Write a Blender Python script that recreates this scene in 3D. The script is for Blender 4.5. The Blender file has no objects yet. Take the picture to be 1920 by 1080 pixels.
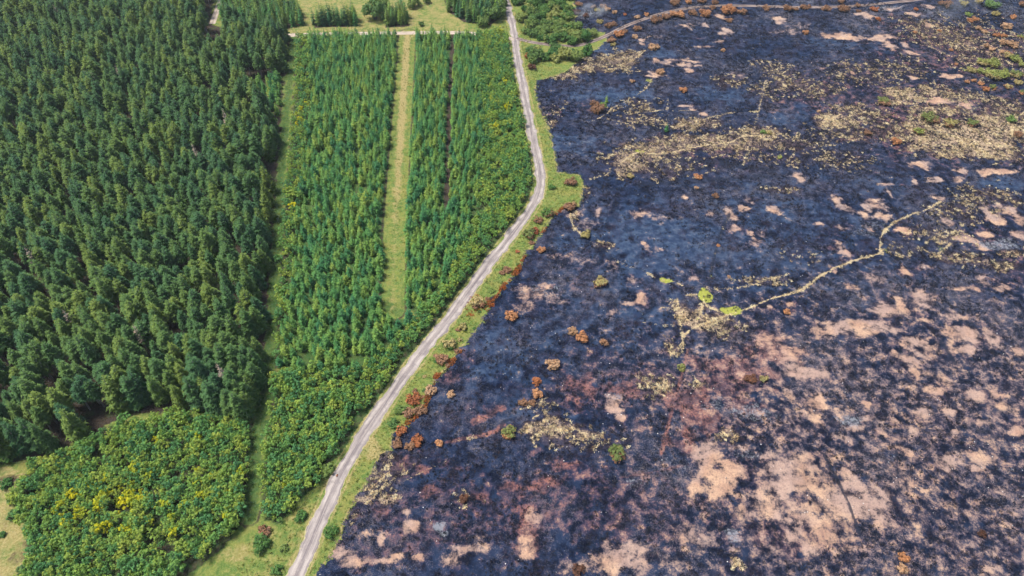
import bpy, math, random
import numpy as np
from mathutils import Vector

# ------------------------------------------------------------------ camera, sky, sun, exposure
sc = bpy.context.scene
COL = sc.collection
H = 120.0                       # the drone hovers 120 m above the moor
PITCH = math.radians(47.0)      # looking down
FPX = 1280.0                    # 24 mm equivalent, in pixels of a 1920 wide frame
cam_d = bpy.data.cameras.new('camera')
cam_d.sensor_width = 36.0
cam_d.lens = 24.0
cam_d.clip_start = 1.0
cam_d.clip_end = 20000.0
cam = bpy.data.objects.new('camera', cam_d)
COL.objects.link(cam)
cam.location = (0, 0, H)
cam.rotation_euler = (math.radians(90) - PITCH, 0, 0)
sc.camera = cam

SUN_EL, SUN_AZ = 64.0, -80.0    # azimuth from +Y towards +X
world = bpy.data.worlds.new('World')
sc.world = world
world.use_nodes = True
wn = world.node_tree
wn.nodes.clear()
wo = wn.nodes.new('ShaderNodeOutputWorld')
wb = wn.nodes.new('ShaderNodeBackground')
ws = wn.nodes.new('ShaderNodeTexSky')
ws.sky_type = 'NISHITA'
ws.sun_disc = False
ws.sun_elevation = math.radians(SUN_EL)
ws.sun_rotation = math.radians(SUN_AZ)
ws.air_density = 1.0
ws.dust_density = 3.0
ws.ozone_density = 1.0
wb.inputs['Strength'].default_value = 0.10
wn.links.new(ws.outputs[0], wb.inputs['Color'])
wn.links.new(wb.outputs[0], wo.inputs['Surface'])
sd = bpy.data.lights.new('sun', 'SUN')
sd.energy = 3.3
sd.angle = math.radians(18)
sd.color = (1.0, 0.95, 0.87)
sun = bpy.data.objects.new('sun', sd)
COL.objects.link(sun)
az, el = math.radians(SUN_AZ), math.radians(SUN_EL)
sdir = Vector((math.sin(az) * math.cos(el), math.cos(az) * math.cos(el), math.sin(el)))
sun.rotation_euler = sdir.to_track_quat('Z', 'Y').to_euler()
sun.location = sdir * 300
vs = sc.view_settings
vs.view_transform = 'Standard'
vs.look = 'None'
vs.exposure = 0.93
vs.gamma = 1.0
vs.use_curve_mapping = False
sc.cycles.use_adaptive_sampling = True
sc.cycles.adaptive_threshold = 0.03
sc.cycles.max_bounces = 4
sc.cycles.diffuse_bounces = 2
sc.cycles.transmission_bounces = 3
sc.cycles.caustics_reflective = False
sc.cycles.caustics_refractive = False

# ------------------------------------------------------------------ helpers
S_, C_ = math.sin(PITCH), math.cos(PITCH)


def g(px, py):
    """Spot on the flat ground seen at a place of the photograph."""
    u = (px - 960.0) / FPX
    v = (py - 540.0) / FPX
    t = H / (S_ + v * C_)
    return (u * t, (C_ - v * S_) * t)


def G(pts):
    return np.array([g(*p) for p in pts], float)


def pxm(py):
    return FPX * (S_ + (py - 540.0) / FPX * C_) / H


def to_px(x, y, z=0.0):
    dz = z - H
    d = y * C_ - dz * S_
    v = (-y * S_ - dz * C_) / d
    return 960 + FPX * x / d, 540 + FPX * v


_tabs = {}


def vnoise(x, y, seed=0):
    if seed not in _tabs:
        _tabs[seed] = np.random.RandomState(seed + 11).rand(256, 256)
    T = _tabs[seed]
    xi = np.floor(x).astype(int)
    yi = np.floor(y).astype(int)
    fx = x - xi
    fy = y - yi
    fx = fx * fx * (3 - 2 * fx)
    fy = fy * fy * (3 - 2 * fy)
    a = T[xi & 255, yi & 255]
    b = T[(xi + 1) & 255, yi & 255]
    c = T[xi & 255, (yi + 1) & 255]
    d = T[(xi + 1) & 255, (yi + 1) & 255]
    return (a * (1 - fx) + b * fx) * (1 - fy) + (c * (1 - fx) + d * fx) * fy


def fbm(x, y, seed=0, octv=4):
    s, a, n = 0.0, 1.0, 0.0
    for o in range(octv):
        s = s + a * vnoise(x * 2 ** o, y * 2 ** o, seed + o)
        n += a
        a *= 0.5
    return s / n


def seg_dist(P, line):
    best = np.full(len(P), 1e9)
    for a, b in zip(line[:-1], line[1:]):
        ab = b - a
        t = np.clip(((P - a) @ ab) / max(ab @ ab, 1e-9), 0, 1)
        q = P - (a + t[:, None] * ab)
        best = np.minimum(best, np.einsum('ij,ij->i', q, q))
    return np.sqrt(best)


def line_dist(P, line, reach):
    lo, hi = line.min(0) - reach, line.max(0) + reach
    m = (P[:, 0] > lo[0]) & (P[:, 0] < hi[0]) & (P[:, 1] > lo[1]) & (P[:, 1] < hi[1])
    out = np.full(len(P), 1e6)
    if m.any():
        out[m] = seg_dist(P[m], line)
    return out


def inside(P, poly):
    x, y = P[:, 0], P[:, 1]
    r = np.zeros(len(P), bool)
    n = len(poly)
    j = n - 1
    for i in range(n):
        xi, yi = poly[i]
        xj, yj = poly[j]
        c = ((yi > y) != (yj > y)) & (x < (xj - xi) * (y - yi) / (yj - yi + 1e-12) + xi)
        r ^= c
        j = i
    return r


def smooth(a, b, x):
    t = np.clip((x - a) / (b - a), 0, 1)
    return t * t * (3 - 2 * t)


def chaikin(line, n=2):
    for _ in range(n):
        q = [line[0]]
        for a, b in zip(line[:-1], line[1:]):
            q += [a * .75 + b * .25, a * .25 + b * .75]
        q.append(line[-1])
        line = np.array(q)
    return line


# ------------------------------------------------------------------ layout traced on the ground
ROAD = chaikin(G([(938, -40), (948, 0), (957, 30), (964, 60), (967, 90), (976, 140), (986, 190), (996, 240), (1007, 295), (1013, 325), (1013, 352),
                  (1000, 385), (975, 420), (940, 465), (905, 510), (870, 558), (835, 606), (800, 650), (765, 694), (735, 737), (706, 780),
                  (680, 817), (654, 860), (630, 908), (610, 952), (590, 1000), (570, 1045), (553, 1085), (530, 1140), (500, 1220)]))
RIDE1 = chaikin(G([(550, 66), (547, 100), (543, 150), (537, 210), (531, 280), (526, 340), (521, 420), (515, 500), (511, 580), (506, 660), (501, 720),
                   (490, 780), (483, 830), (480, 880), (474, 930), (468, 970)]))
RIDE2 = chaikin(G([(764, 62), (761, 110), (757, 170), (753, 230), (748, 300), (743, 380), (739, 450), (737, 520), (735, 582)]))
GAP = chaikin(G([(850, 60), (846, 130), (843, 200), (840, 300), (837, 400)]))
EDGE = G([(1140, -60), (1095, -20), (1075, 5), (1085, 28), (1068, 45), (1100, 56), (1135, 62), (1140, 75), (1118, 92), (1090, 112), (1062, 134), (1040, 143),
          (1006, 152), (1004, 175), (1012, 205), (1030, 240), (1040, 285), (1046, 322), (1086, 327), (1096, 350), (1086, 388), (1060, 388),
          (1040, 402), (1020, 432), (1004, 455), (985, 476), (975, 500), (960, 520), (940, 545), (920, 562), (913, 590), (890, 625), (862, 655),
          (840, 690), (820, 706), (803, 745), (790, 772), (760, 798), (738, 812), (735, 845), (715, 850), (704, 872), (690, 900), (670, 930),
          (655, 960), (645, 982), (640, 1010), (620, 1040), (600, 1070), (590, 1085), (560, 1150), (520, 1250)])
BURN = np.vstack([EDGE, [[-20, -400], [3000, -400], [3000, 3000], [EDGE[0][0] + 150, 3000]]])
SPRUCE = np.vstack([G([(-120, 905), (-30, 872), (60, 862), (110, 845), (150, 824), (200, 795), (260, 776), (320, 762), (380, 772), (455, 785), (487, 752),
                       (494, 700), (499, 640), (504, 570), (508, 500), (514, 420), (519, 340), (524, 270), (528, 225), (480, 190), (455, 160), (520, 148), (537, 140),
                       (541, 100), (545, 66), (500, 66), (400, 48), (396, 30), (400, 0), (404, -25)]), [[-190, 330], [-330, 330], [-330, 40]]])
NOTCH = G([(458, 160), (528, 146), (526, 222), (484, 192)])
YOUNG_A = G([(580, 66), (745, 66), (742, 110), (738, 170), (733, 230), (728, 300), (722, 380), (718, 450), (716, 520), (714, 585), (745, 600), (775, 596), (735, 642),
             (690, 688), (640, 702), (560, 694), (522, 694), (532, 640), (545, 560), (552, 480), (562, 400), (566, 330), (575, 260), (585, 200), (582, 130)])
YOUNG_B = G([(782, 66), (895, 66), (900, 150), (904, 200), (901, 330), (892, 400), (870, 470), (830, 540), (785, 594), (762, 575), (764, 520), (763, 450), (766, 380), (771, 300), (774, 230), (778, 170), (781, 110)])
FAR_CONIF = [G([(412, 40), (428, -20), (528, -20), (535, 5), (560, 20), (572, 45), (540, 54), (470, 52)]),
             G([(588, 52), (590, 38), (668, 36), (670, 50)]),
             G([(722, 52), (725, 30), (760, 28), (768, 50)]),
             G([(826, -20), (945, -20), (950, 20), (920, 48), (870, 42), (840, 22)])]
BIRCH_L = G([(40, 905), (62, 876), (135, 850), (225, 800), (320, 776), (400, 786), (470, 798), (474, 850), (471, 950), (446, 990), (425, 1022), (380, 1060),
             (310, 1110), (30, 1120), (60, 1060), (55, 1000), (30, 960)])
BIRCH_M = G([(515, 700), (560, 696), (640, 704), (690, 690), (735, 645), (785, 597), (830, 543), (870, 473), (892, 402), (901, 332), (905, 202), (900, 152), (895, 66), (952, 66),
             (957, 100), (966, 150), (976, 200), (988, 260), (998, 320), (998, 352), (985, 385), (960, 418), (925, 462), (890, 508), (855, 554), (820, 602), (785, 646), (750, 688),
             (722, 728), (692, 772), (664, 812), (640, 850), (612, 872), (600, 905), (565, 935), (545, 960), (520, 985), (495, 975), (492, 930), (498, 850), (505, 790), (512, 740)])
BIRCH_S = G([(556, 72), (582, 72), (582, 130), (585, 200), (575, 260), (566, 330), (562, 400), (552, 480), (545, 560), (532, 640), (520, 690), (510, 690), (516, 640), (522, 560),
             (528, 480), (533, 400), (539, 330), (545, 260), (552, 190), (556, 130)])
TOPGREEN = [G([(972, 58), (960, 10), (955, -30), (1065, -30), (1070, 5), (1078, 28), (1062, 45), (1095, 56), (1130, 62), (1110, 74), (1060, 80), (1000, 74)]),
            G([(985, 90), (1020, 92), (1085, 96), (1112, 92), (1085, 110), (1030, 114), (1000, 116), (985, 105)])]
MEADOW = G([(530, 70), (565, -10), (850, -10), (860, 30), (905, 70)])
LEFTGRASS = G([(-60, 1150), (-60, 890), (20, 870), (45, 890), (25, 950), (50, 1000), (55, 1060), (40, 1150)])
GRAVEL = chaikin(G([(535, 67), (560, 65), (650, 63), (760, 62), (850, 61), (910, 64), (966, 74)]))
LTRACK = chaikin(G([(420, -20), (412, 5), (405, 25), (398, 45)]))
TRACK = chaikin(G([(968, 72), (1000, 80), (1040, 85), (1080, 87), (1110, 78), (1140, 66), (1165, 52), (1200, 38), (1250, 22), (1310, 12), (1370, 10), (1440, 12),
                   (1510, 14), (1600, 12), (1660, 6), (1720, 0), (1790, -12)]))

# ------------------------------------------------------------------ terrain height
_R2, _E2 = ROAD, EDGE


def terrain(P):
    """Height of the ground: level under the plantations, hummocky on the burnt moor."""
    x, y = P[:, 0], P[:, 1]
    ins = inside(P, BURN)
    de = line_dist(P, EDGE, 12.0)
    m = np.where(ins, smooth(0, 9, de), 0.0)
    dt = line_dist(P, TRACK, 6.0)
    m = m * smooth(1.5, 4.5, dt)
    z = (fbm(x / 9.0, y / 9.0, 3, 4) - 0.5) * 1.1 + (fbm(x / 2.2, y / 2.2, 9, 3) - 0.5) * 0.42 + (fbm(x / 0.9, y / 0.9, 15, 2) - 0.5) * 0.2
    far = smooth(150, 210, y) * smooth(40, 110, x)
    z = z + far * (fbm(x / 22.0, y / 14.0, 21, 3) - 0.5) * 2.6
    return z * m


def zat(x, y):
    return float(terrain(np.array([[x, y]]))[0])


# ------------------------------------------------------------------ node helpers
class NT:
    def __init__(self, nt):
        self.nt = nt
        nt.nodes.clear()

    def n(self, t, **kw):
        nd = self.nt.nodes.new(t)
        for k, v in kw.items():
            setattr(nd, k, v)
        return nd

    def put(self, sock, v):
        if isinstance(v, bpy.types.NodeSocket):
            self.nt.links.new(v, sock)
        elif isinstance(v, (tuple, list)) and len(v) == 3 and sock.type == 'RGBA':
            sock.default_value = (*v, 1)
        else:
            sock.default_value = v

    def math(self, op, a, b=None, c=None, clamp=False):
        nd = self.n('ShaderNodeMath', operation=op, use_clamp=clamp)
        for i, v in enumerate((a, b, c)):
            if v is not None:
                self.put(nd.inputs[i], v)
        return nd.outputs[0]

    def add(self, a, b): return self.math('ADD', a, b)
    def sub(self, a, b): return self.math('SUBTRACT', a, b)
    def mul(self, a, b): return self.math('MULTIPLY', a, b)

    def step(self, v, lo, hi):
        nd = self.n('ShaderNodeMapRange', interpolation_type='SMOOTHSTEP')
        self.put(nd.inputs['Value'], v)
        nd.inputs['From Min'].default_value = lo
        nd.inputs['From Max'].default_value = hi
        return nd.outputs[0]

    def mix(self, f, a, b, mode='MIX'):
        nd = self.n('ShaderNodeMix', data_type='RGBA', blend_type=mode)
        self.put(nd.inputs[0], f)
        self.put(nd.inputs[6], a)
        self.put(nd.inputs[7], b)
        return nd.outputs[2]

    def noise(self, vec, scale, detail=3.0, rough=0.55, dist=0.0, dim='3D'):
        nd = self.n('ShaderNodeTexNoise', noise_dimensions=dim)
        self.put(nd.inputs['Vector'], vec)
        nd.inputs['Scale'].default_value = scale
        nd.inputs['Detail'].default_value = detail
        nd.inputs['Roughness'].default_value = rough
        nd.inputs['Distortion'].default_value = dist
        return nd.outputs[0]

    def voro(self, vec, scale, feature='F1', rnd=1.0):
        nd = self.n('ShaderNodeTexVoronoi', feature=feature)
        self.put(nd.inputs['Vector'], vec)
        nd.inputs['Scale'].default_value = scale
        nd.inputs['Randomness'].default_value = rnd
        return nd.outputs['Distance']

    def attr(self, name):
        return self.n('ShaderNodeAttribute', attribute_name=name).outputs['Fac']

    def pos(self):
        return self.n('ShaderNodeNewGeometry').outputs['Position']

    def bump(self, h, strength, dist):
        nd = self.n('ShaderNodeBump')
        nd.inputs['Strength'].default_value = strength
        nd.inputs['Distance'].default_value = dist
        self.put(nd.inputs['Height'], h)
        return nd.outputs[0]

    def out(self, col, rough=0.9, normal=None, spec=0.2, trans=None, tcol=None):
        o = self.n('ShaderNodeOutputMaterial')
        p = self.n('ShaderNodeBsdfPrincipled')
        self.put(p.inputs['Base Color'], col)
        self.put(p.inputs['Roughness'], rough)
        p.inputs['Specular IOR Level'].default_value = spec
        if normal is not None:
            self.put(p.inputs['Normal'], normal)
        s = p.outputs[0]
        if trans:
            t = self.n('ShaderNodeBsdfTranslucent')
            self.put(t.inputs['Color'], tcol if tcol is not None else col)
            m = self.n('ShaderNodeMixShader')
            m.inputs[0].default_value = trans
            self.nt.links.new(s, m.inputs[1])
            self.nt.links.new(t.outputs[0], m.inputs[2])
            s = m.outputs[0]
        self.nt.links.new(s, o.inputs['Surface'])


def new_mat(name):
    m = bpy.data.materials.new(name)
    m.use_nodes = True
    return m, NT(m.node_tree)


def leaf_mat(name, cols, trans=0.3, warm=None, stand=0.0):
    """Foliage: each plant takes its own tone out of cols, each spray a little more."""
    m, t = new_mat(name)
    oi = t.n('ShaderNodeObjectInfo').outputs['Random']
    p = t.pos()
    r = t.n('ShaderNodeValToRGB')
    els = r.color_ramp.elements
    while len(els) < len(cols):
        els.new(0.5)
    for i, c in enumerate(cols):
        els[i].position = i / max(1, len(cols) - 1)
        els[i].color = (*c, 1)
    big = t.noise(p, 0.09, 2)
    f = t.math('ADD', t.mul(oi, 0.95), t.mul(t.sub(big, 0.5), 0.45), clamp=True)
    t.put(r.inputs[0], f)
    fine = t.noise(p, 2.4, 2, 0.7)
    k = t.step(fine, 0.25, 0.78)
    col = t.mix(k, t.mix(1.0, r.outputs[0], (0.62, 0.72, 0.74), 'MULTIPLY'), t.mix(1.0, r.outputs[0], (1.45, 1.32, 1.0), 'MULTIPLY'))
    t.out(col, 0.75, None, 0.15, trans, col)
    return m


def plain_mat(name, c1, c2, scale=3.0, rough=0.9, bump=0.0):
    m, t = new_mat(name)
    p = t.pos()
    n = t.noise(p, scale, 4, 0.6)
    col = t.mix(t.step(n, 0.3, 0.7), c1, c2)
    t.out(col, rough, t.bump(n, bump, 0.05) if bump else None)
    return m


M = {}
M['spruce'] = leaf_mat('spruce_needles', [(0.046, 0.118, 0.056), (0.066, 0.142, 0.052), (0.098, 0.170, 0.048), (0.145, 0.205, 0.048)], 0.2)
M['spruce_dead'] = leaf_mat('dead_spruce_twigs', [(0.20, 0.17, 0.15), (0.28, 0.23, 0.20)], 0.1)
M['young'] = leaf_mat('young_conifer_needles', [(0.055, 0.195, 0.090), (0.095, 0.250, 0.085), (0.160, 0.300, 0.078), (0.245, 0.340, 0.075)], 0.33)
M['birch'] = leaf_mat('sapling_leaves', [(0.080, 0.225, 0.100), (0.140, 0.295, 0.088), (0.225, 0.345, 0.078), (0.320, 0.390, 0.080)], 0.38)
M['birch_yellow'] = leaf_mat('yellow_sapling_leaves', [(0.30, 0.36, 0.04), (0.44, 0.46, 0.03), (0.58, 0.54, 0.025)], 0.38)
M['bush_green'] = leaf_mat('green_shrub_leaves', [(0.085, 0.17, 0.06), (0.15, 0.23, 0.07), (0.22, 0.27, 0.09)], 0.33)
M['bush_moss'] = leaf_mat('moss_green_leaves', [(0.13, 0.17, 0.06), (0.20, 0.225, 0.085)], 0.3)
M['bush_lime'] = leaf_mat('lime_shrub_leaves', [(0.21, 0.25, 0.075), (0.29, 0.31, 0.11)], 0.3)
M['bush_dark'] = leaf_mat('dark_shrub_leaves', [(0.05, 0.14, 0.045), (0.09, 0.18, 0.05)], 0.3)
M['bush_olive'] = leaf_mat('olive_shrub_twigs', [(0.26, 0.23, 0.10), (0.34, 0.27, 0.14)], 0.2)
M['bush_brown'] = leaf_mat('brown_scorched_leaves', [(0.20, 0.11, 0.075), (0.28, 0.16, 0.11)], 0.25)
M['bush_rust'] = leaf_mat('rust_scorched_leaves', [(0.36, 0.165, 0.085), (0.45, 0.24, 0.14)], 0.25)
M['bush_red'] = leaf_mat('red_scorched_leaves', [(0.27, 0.09, 0.045), (0.35, 0.14, 0.07)], 0.25)
M['bush_tan'] = leaf_mat('tan_scorched_leaves', [(0.38, 0.23, 0.15), (0.46, 0.30, 0.21)], 0.25)
M['bush_char'] = leaf_mat('charred_brown_twigs', [(0.06, 0.03, 0.025), (0.13, 0.06, 0.04)], 0.1)
M['bark'] = plain_mat('grey_bark', (0.20, 0.17, 0.15), (0.34, 0.31, 0.28), 5.0, 0.9)
M['stem'] = plain_mat('shrub_stem', (0.07, 0.05, 0.04), (0.13, 0.10, 0.08), 5.0, 0.9)
M['straw'] = leaf_mat('straw_tussock', [(0.26, 0.18, 0.12), (0.50, 0.39, 0.26), (0.72, 0.60, 0.42), (0.84, 0.75, 0.56)], 0.25)
M['char_tuft'] = leaf_mat('charred_heather', [(0.006, 0.009, 0.020), (0.011, 0.014, 0.030), (0.030, 0.024, 0.032)], 0.0)
M['grass_tuft'] = leaf_mat('verge_grass', [(0.12, 0.20, 0.055), (0.21, 0.25, 0.075), (0.33, 0.31, 0.12)], 0.35)
M['ember_tuft'] = leaf_mat('scorched_bracken', [(0.20, 0.11, 0.055), (0.34, 0.095, 0.03), (0.42, 0.17, 0.06)], 0.25)
M['stone'] = plain_mat('bleached_stone', (0.50, 0.50, 0.50), (0.72, 0.70, 0.66), 2.0, 0.85)


# ------------------------------------------------------------------ mesh helpers
def mesh_np(name, V, F, mat, smooth_=False, mat_idx=None):
    """F: (n,3) or (n,4) array or list of arrays of both."""
    me = bpy.data.meshes.new(name)
    V = np.asarray(V, np.float32)
    Fs = F if isinstance(F, list) else [F]
    Fs = [np.asarray(f, np.int32) for f in Fs if len(f)]
    me.vertices.add(len(V))
    me.vertices.foreach_set('co', V.ravel())
    loops = np.concatenate([f.ravel() for f in Fs])
    sizes = np.concatenate([np.full(len(f), f.shape[1], np.int32) for f in Fs])
    starts = np.concatenate([[0], np.cumsum(sizes)[:-1]]).astype(np.int32)
    me.loops.add(len(loops))
    me.loops.foreach_set('vertex_index', loops)
    me.polygons.add(len(sizes))
    me.polygons.foreach_set('loop_start', starts)
    if mat_idx is not None:
        me.polygons.foreach_set('material_index', np.asarray(mat_idx, np.int32))
    if smooth_:
        me.polygons.foreach_set('use_smooth', np.ones(len(sizes), bool))
    for mm in (mat if isinstance(mat, (list, tuple)) else [mat]):
        me.materials.append(mm)
    me.update(calc_edges=True)
    me.validate()
    return me


def tube(path, radii, sides=6):
    """Tapered tube along a list of points -> verts, quads."""
    V, F = [], []
    for k, (p, r) in enumerate(zip(path, radii)):
        for s in range(sides):
            a = 2 * math.pi * s / sides
            V.append((p[0] + r * math.cos(a), p[1] + r * math.sin(a), p[2]))
    for k in range(len(path) - 1):
        for s in range(sides):
            s2 = (s + 1) % sides
            F.append((k * sides + s, k * sides + s2, (k + 1) * sides + s2, (k + 1) * sides + s))
    return np.array(V), np.array(F)


def join(parts):
    V, off, T, Q = [], 0, [], []
    for v, f in parts:
        v = np.asarray(v)
        f = np.asarray(f)
        V.append(v)
        (T if f.shape[1] == 3 else Q).append(f + off)
        off += len(v)
    out = []
    if T: out.append(np.vstack(T))
    if Q: out.append(np.vstack(Q))
    return np.vstack(V), out


def conifer_crown(h, r, z0, levels, nb, seed, droop=0.35, up=0.35, fat=0.34, power=0.8, bend=0.0):
    """Whorls of ragged, drooping boughs; each bough is a spine with side sprays."""
    R = np.random.RandomState(seed)
    V, T = [], []

    def tri(a, b, c):
        i = len(V)
        V.extend((a, b, c))
        T.append((i, i + 1, i + 2))
    for L in range(levels):
        f = (L + R.uniform(-.25, .25)) / (levels - 1)           # 0 top, 1 base of crown
        f = min(max(f, 0.0), 1.0)
        z = h - 0.15 - f * (h - z0)
        prof = (f ** power) * (1.0 if f < .8 else 1.0 - (f - .8) * 1.1) + 0.07
        n = max(4, int(nb * (0.55 + 0.6 * min(1, f * 1.6))))
        a0 = R.rand() * 6.28
        for b in range(n):
            if R.rand() < 0.07:
                continue
            az_ = a0 + 6.283 * (b + R.uniform(-.32, .32)) / n
            ln = r * prof * R.uniform(.68, 1.18)
            rise = up * (1 - f) - droop * f + R.uniform(-.12, .12)
            d = np.array([math.cos(az_), math.sin(az_), 0])
            s = np.array([-math.sin(az_), math.cos(az_), 0])
            base = np.array([0, 0, z])
            tip = base + d * ln + np.array([0, 0, ln * rise])
            mid = base + d * ln * .55 + np.array([0, 0, ln * rise * .45 + ln * .09])
            w = ln * fat * R.uniform(.8, 1.25)
            drop = np.array([0, 0, -ln * .12])
            # spine blade, roofed
            l_, r_ = mid + s * w * .55 + drop, mid - s * w * .55 + drop
            tri(base, r_, mid); tri(base, mid, l_)
            tri(mid, r_, tip); tri(mid, tip, l_)
            # side sprays
            for q in (0.42, 0.72):
                for sg in (1, -1):
                    o = base * (1 - q) + tip * q + np.array([0, 0, ln * .07])
                    e = o + d * ln * R.uniform(.16, .34) + sg * s * w * R.uniform(.75, 1.25) * (1.15 - q * .5) + np.array([0, 0, -ln * R.uniform(.04, .2)])
                    o2 = o + d * ln * .17
                    if sg > 0: tri(o, o2, e)
                    else: tri(o, e, o2)
    # leader
    for k in range(3):
        a = k * 2.1 + R.rand()
        tri(np.array([.06 * math.cos(a), .06 * math.sin(a), h - .5]), np.array([.06 * math.cos(a + 2.1), .06 * math.sin(a + 2.1), h - .5]), np.array([0, 0, h + .15]))
    V = np.array(V)
    if bend:
        k = (V[:, 2] / h) ** 2 * bend
        V[:, 0] += k
    return V, np.array(T)


def leaf_cloud(centres, radii, n, size, seed, flat=0.75, shell=0.55, upbias=0.35):
    """Leaf clumps (small bent quads) spread through a few overlapping lobes."""
    R = np.random.RandomState(seed)
    centres = np.asarray(centres, float)
    radii = np.asarray(radii, float)
    w = radii ** 2
    pick = R.choice(len(centres), n, p=w / w.sum())
    d = R.normal(size=(n, 3))
    d[:, 2] += upbias
    d /= np.linalg.norm(d, axis=1)[:, None]
    rr = (shell + (1 - shell) * R.rand(n) ** 0.7) * R.uniform(.85, 1.12, n)
    off = d * (radii[pick] * rr)[:, None]
    off[:, 2] *= flat
    c = centres[pick] + off
    # normal near the outward direction, jittered
    nn = d + R.normal(scale=.45, size=(n, 3))
    nn[:, 2] += .35
    nn /= np.linalg.norm(nn, axis=1)[:, None]
    t = np.cross(nn, R.normal(size=(n, 3)))
    t /= np.linalg.norm(t, axis=1)[:, None]
    b = np.cross(nn, t)
    sz = size * R.uniform(.6, 1.35, n)
    e1 = t * sz[:, None]
    e2 = b * (sz * R.uniform(.5, .95, n))[:, None]
    lift = nn * (sz * .35)[:, None]
    V = np.stack([c - e1, c - e2 * .9 + lift * .5, c + e1 * 1.1, c + e2 + lift * .5], 1).reshape(-1, 3)
    i = np.arange(n)[:, None] * 4
    T = np.vstack([i + [0, 1, 3], i + [1, 2, 3]])
    return V, T


def lobes(r, h, n, seed, z0=0.0, spread=0.6, rmin=.4, rmax=.62):
    R = np.random.RandomState(seed)
    c, q = [(0, 0, z0 + h * .55)], [r * rmax]
    for k in range(n):
        a = 6.283 * k / n + R.uniform(-.5, .5)
        d = r * spread * R.uniform(.6, 1.05)
        c.append((math.cos(a) * d, math.sin(a) * d, z0 + h * R.uniform(.25, .78)))
        q.append(r * R.uniform(rmin, rmax))
    return c, q


def empty(name, loc, rz=0.0, s=1.0, label=None, cat=None, group=None):
    o = bpy.data.objects.new(name, None)
    COL.objects.link(o)
    o.location = loc
    o.rotation_euler = (0, 0, rz)
    o.scale = (s, s, s) if not isinstance(s, tuple) else s
    o.empty_display_size = 0.2
    tag(o, label, cat, group)
    return o


def tag(o, label=None, cat=None, group=None, kind=None):
    if label: o['label'] = label
    if cat: o['category'] = cat
    if group: o['group'] = group
    if kind: o['kind'] = kind


def part(name, me, parent):
    o = bpy.data.objects.new(name, me)
    COL.objects.link(o)
    o.parent = parent
    return o


def scatter(name, label, cat, P, rot, scl, idx, protos):
    """One mass: every plant of it is an instance of one of the meshes in protos."""
    c = bpy.data.collections.new(name + '_kinds')
    for k, me in enumerate(protos):
        ob = bpy.data.objects.new('%s_kind_%02d' % (name, k), me)
        c.objects.link(ob)
    me = bpy.data.meshes.new(name)
    n = len(P)
    me.vertices.add(n)
    me.vertices.foreach_set('co', np.asarray(P, np.float32).ravel())
    a = me.attributes.new('rot', 'FLOAT_VECTOR', 'POINT'); a.data.foreach_set('vector', np.asarray(rot, np.float32).ravel())
    a = me.attributes.new('scl', 'FLOAT_VECTOR', 'POINT'); a.data.foreach_set('vector', np.asarray(scl, np.float32).ravel())
    a = me.attributes.new('idx', 'INT', 'POINT'); a.data.foreach_set('value', np.asarray(idx, np.int32))
    ob = bpy.data.objects.new(name, me)
    COL.objects.link(ob)
    tag(ob, label, cat, None, 'stuff')
    ng = bpy.data.node_groups.new(name + '_nodes', 'GeometryNodeTree')
    ng.interface.new_socket('Geometry', in_out='INPUT', socket_type='NodeSocketGeometry')
    ng.interface.new_socket('Geometry', in_out='OUTPUT', socket_type='NodeSocketGeometry')
    gi = ng.nodes.new('NodeGroupInput'); go = ng.nodes.new('NodeGroupOutput')
    ip = ng.nodes.new('GeometryNodeInstanceOnPoints')
    ci = ng.nodes.new('GeometryNodeCollectionInfo')
    ci.inputs['Collection'].default_value = c
    ci.inputs['Separate Children'].default_value = True
    ci.inputs['Reset Children'].default_value = True

    def na(nm, ty):
        q = ng.nodes.new('GeometryNodeInputNamedAttribute')
        q.data_type = ty
        q.inputs['Name'].default_value = nm
        return q.outputs['Attribute']
    L = ng.links.new
    L(gi.outputs[0], ip.inputs['Points'])
    L(ci.outputs[0], ip.inputs['Instance'])
    ip.inputs['Pick Instance'].default_value = True
    L(na('idx', 'INT'), ip.inputs['Instance Index'])
    L(na('rot', 'FLOAT_VECTOR'), ip.inputs['Rotation'])
    L(na('scl', 'FLOAT_VECTOR'), ip.inputs['Scale'])
    L(ip.outputs[0], go.inputs[0])
    md = ob.modifiers.new('plants', 'NODES')
    md.node_group = ng
    return ob


# ------------------------------------------------------------------ the ground sheet
def axis(lo, hi, d_in, out_lo, out_hi, segs):
    core = [lo]
    x = lo
    for a, b, d in segs:
        n = max(1, int(round((b - a) / d)))
        core += list(a + (b - a) * (np.arange(n) + 1) / n)
    L, d = [], 2.0
    x = lo
    while x > out_lo:
        x -= d; d *= 1.5; L.append(x)
    R_, d = [], 2.0
    x = hi
    while x < out_hi:
        x += d; d *= 1.5; R_.append(x)
    return np.array(L[::-1] + core + R_)


XS = axis(-215, 212, 1, -4000, 4000, [(-215, -70, 1.2), (-70, -38, .7), (-38, 120, .38), (120, 212, .5)])
YS = axis(38, 292, 1, -600, 5000, [(38, 110, .34), (110, 180, .42), (180, 292, .55)])
gx, gy = np.meshgrid(XS, YS)
GP = np.stack([gx.ravel(), gy.ravel()], 1)
NG = len(GP)
nx, ny = len(XS), len(YS)
gz = terrain(GP)


WX = (fbm(GP[:, 0] / 2.8, GP[:, 1] / 2.8, 91, 4) - .5) * 2.6
WY = (fbm(GP[:, 0] / 2.8, GP[:, 1] / 2.8, 96, 4) - .5) * 2.6


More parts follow.
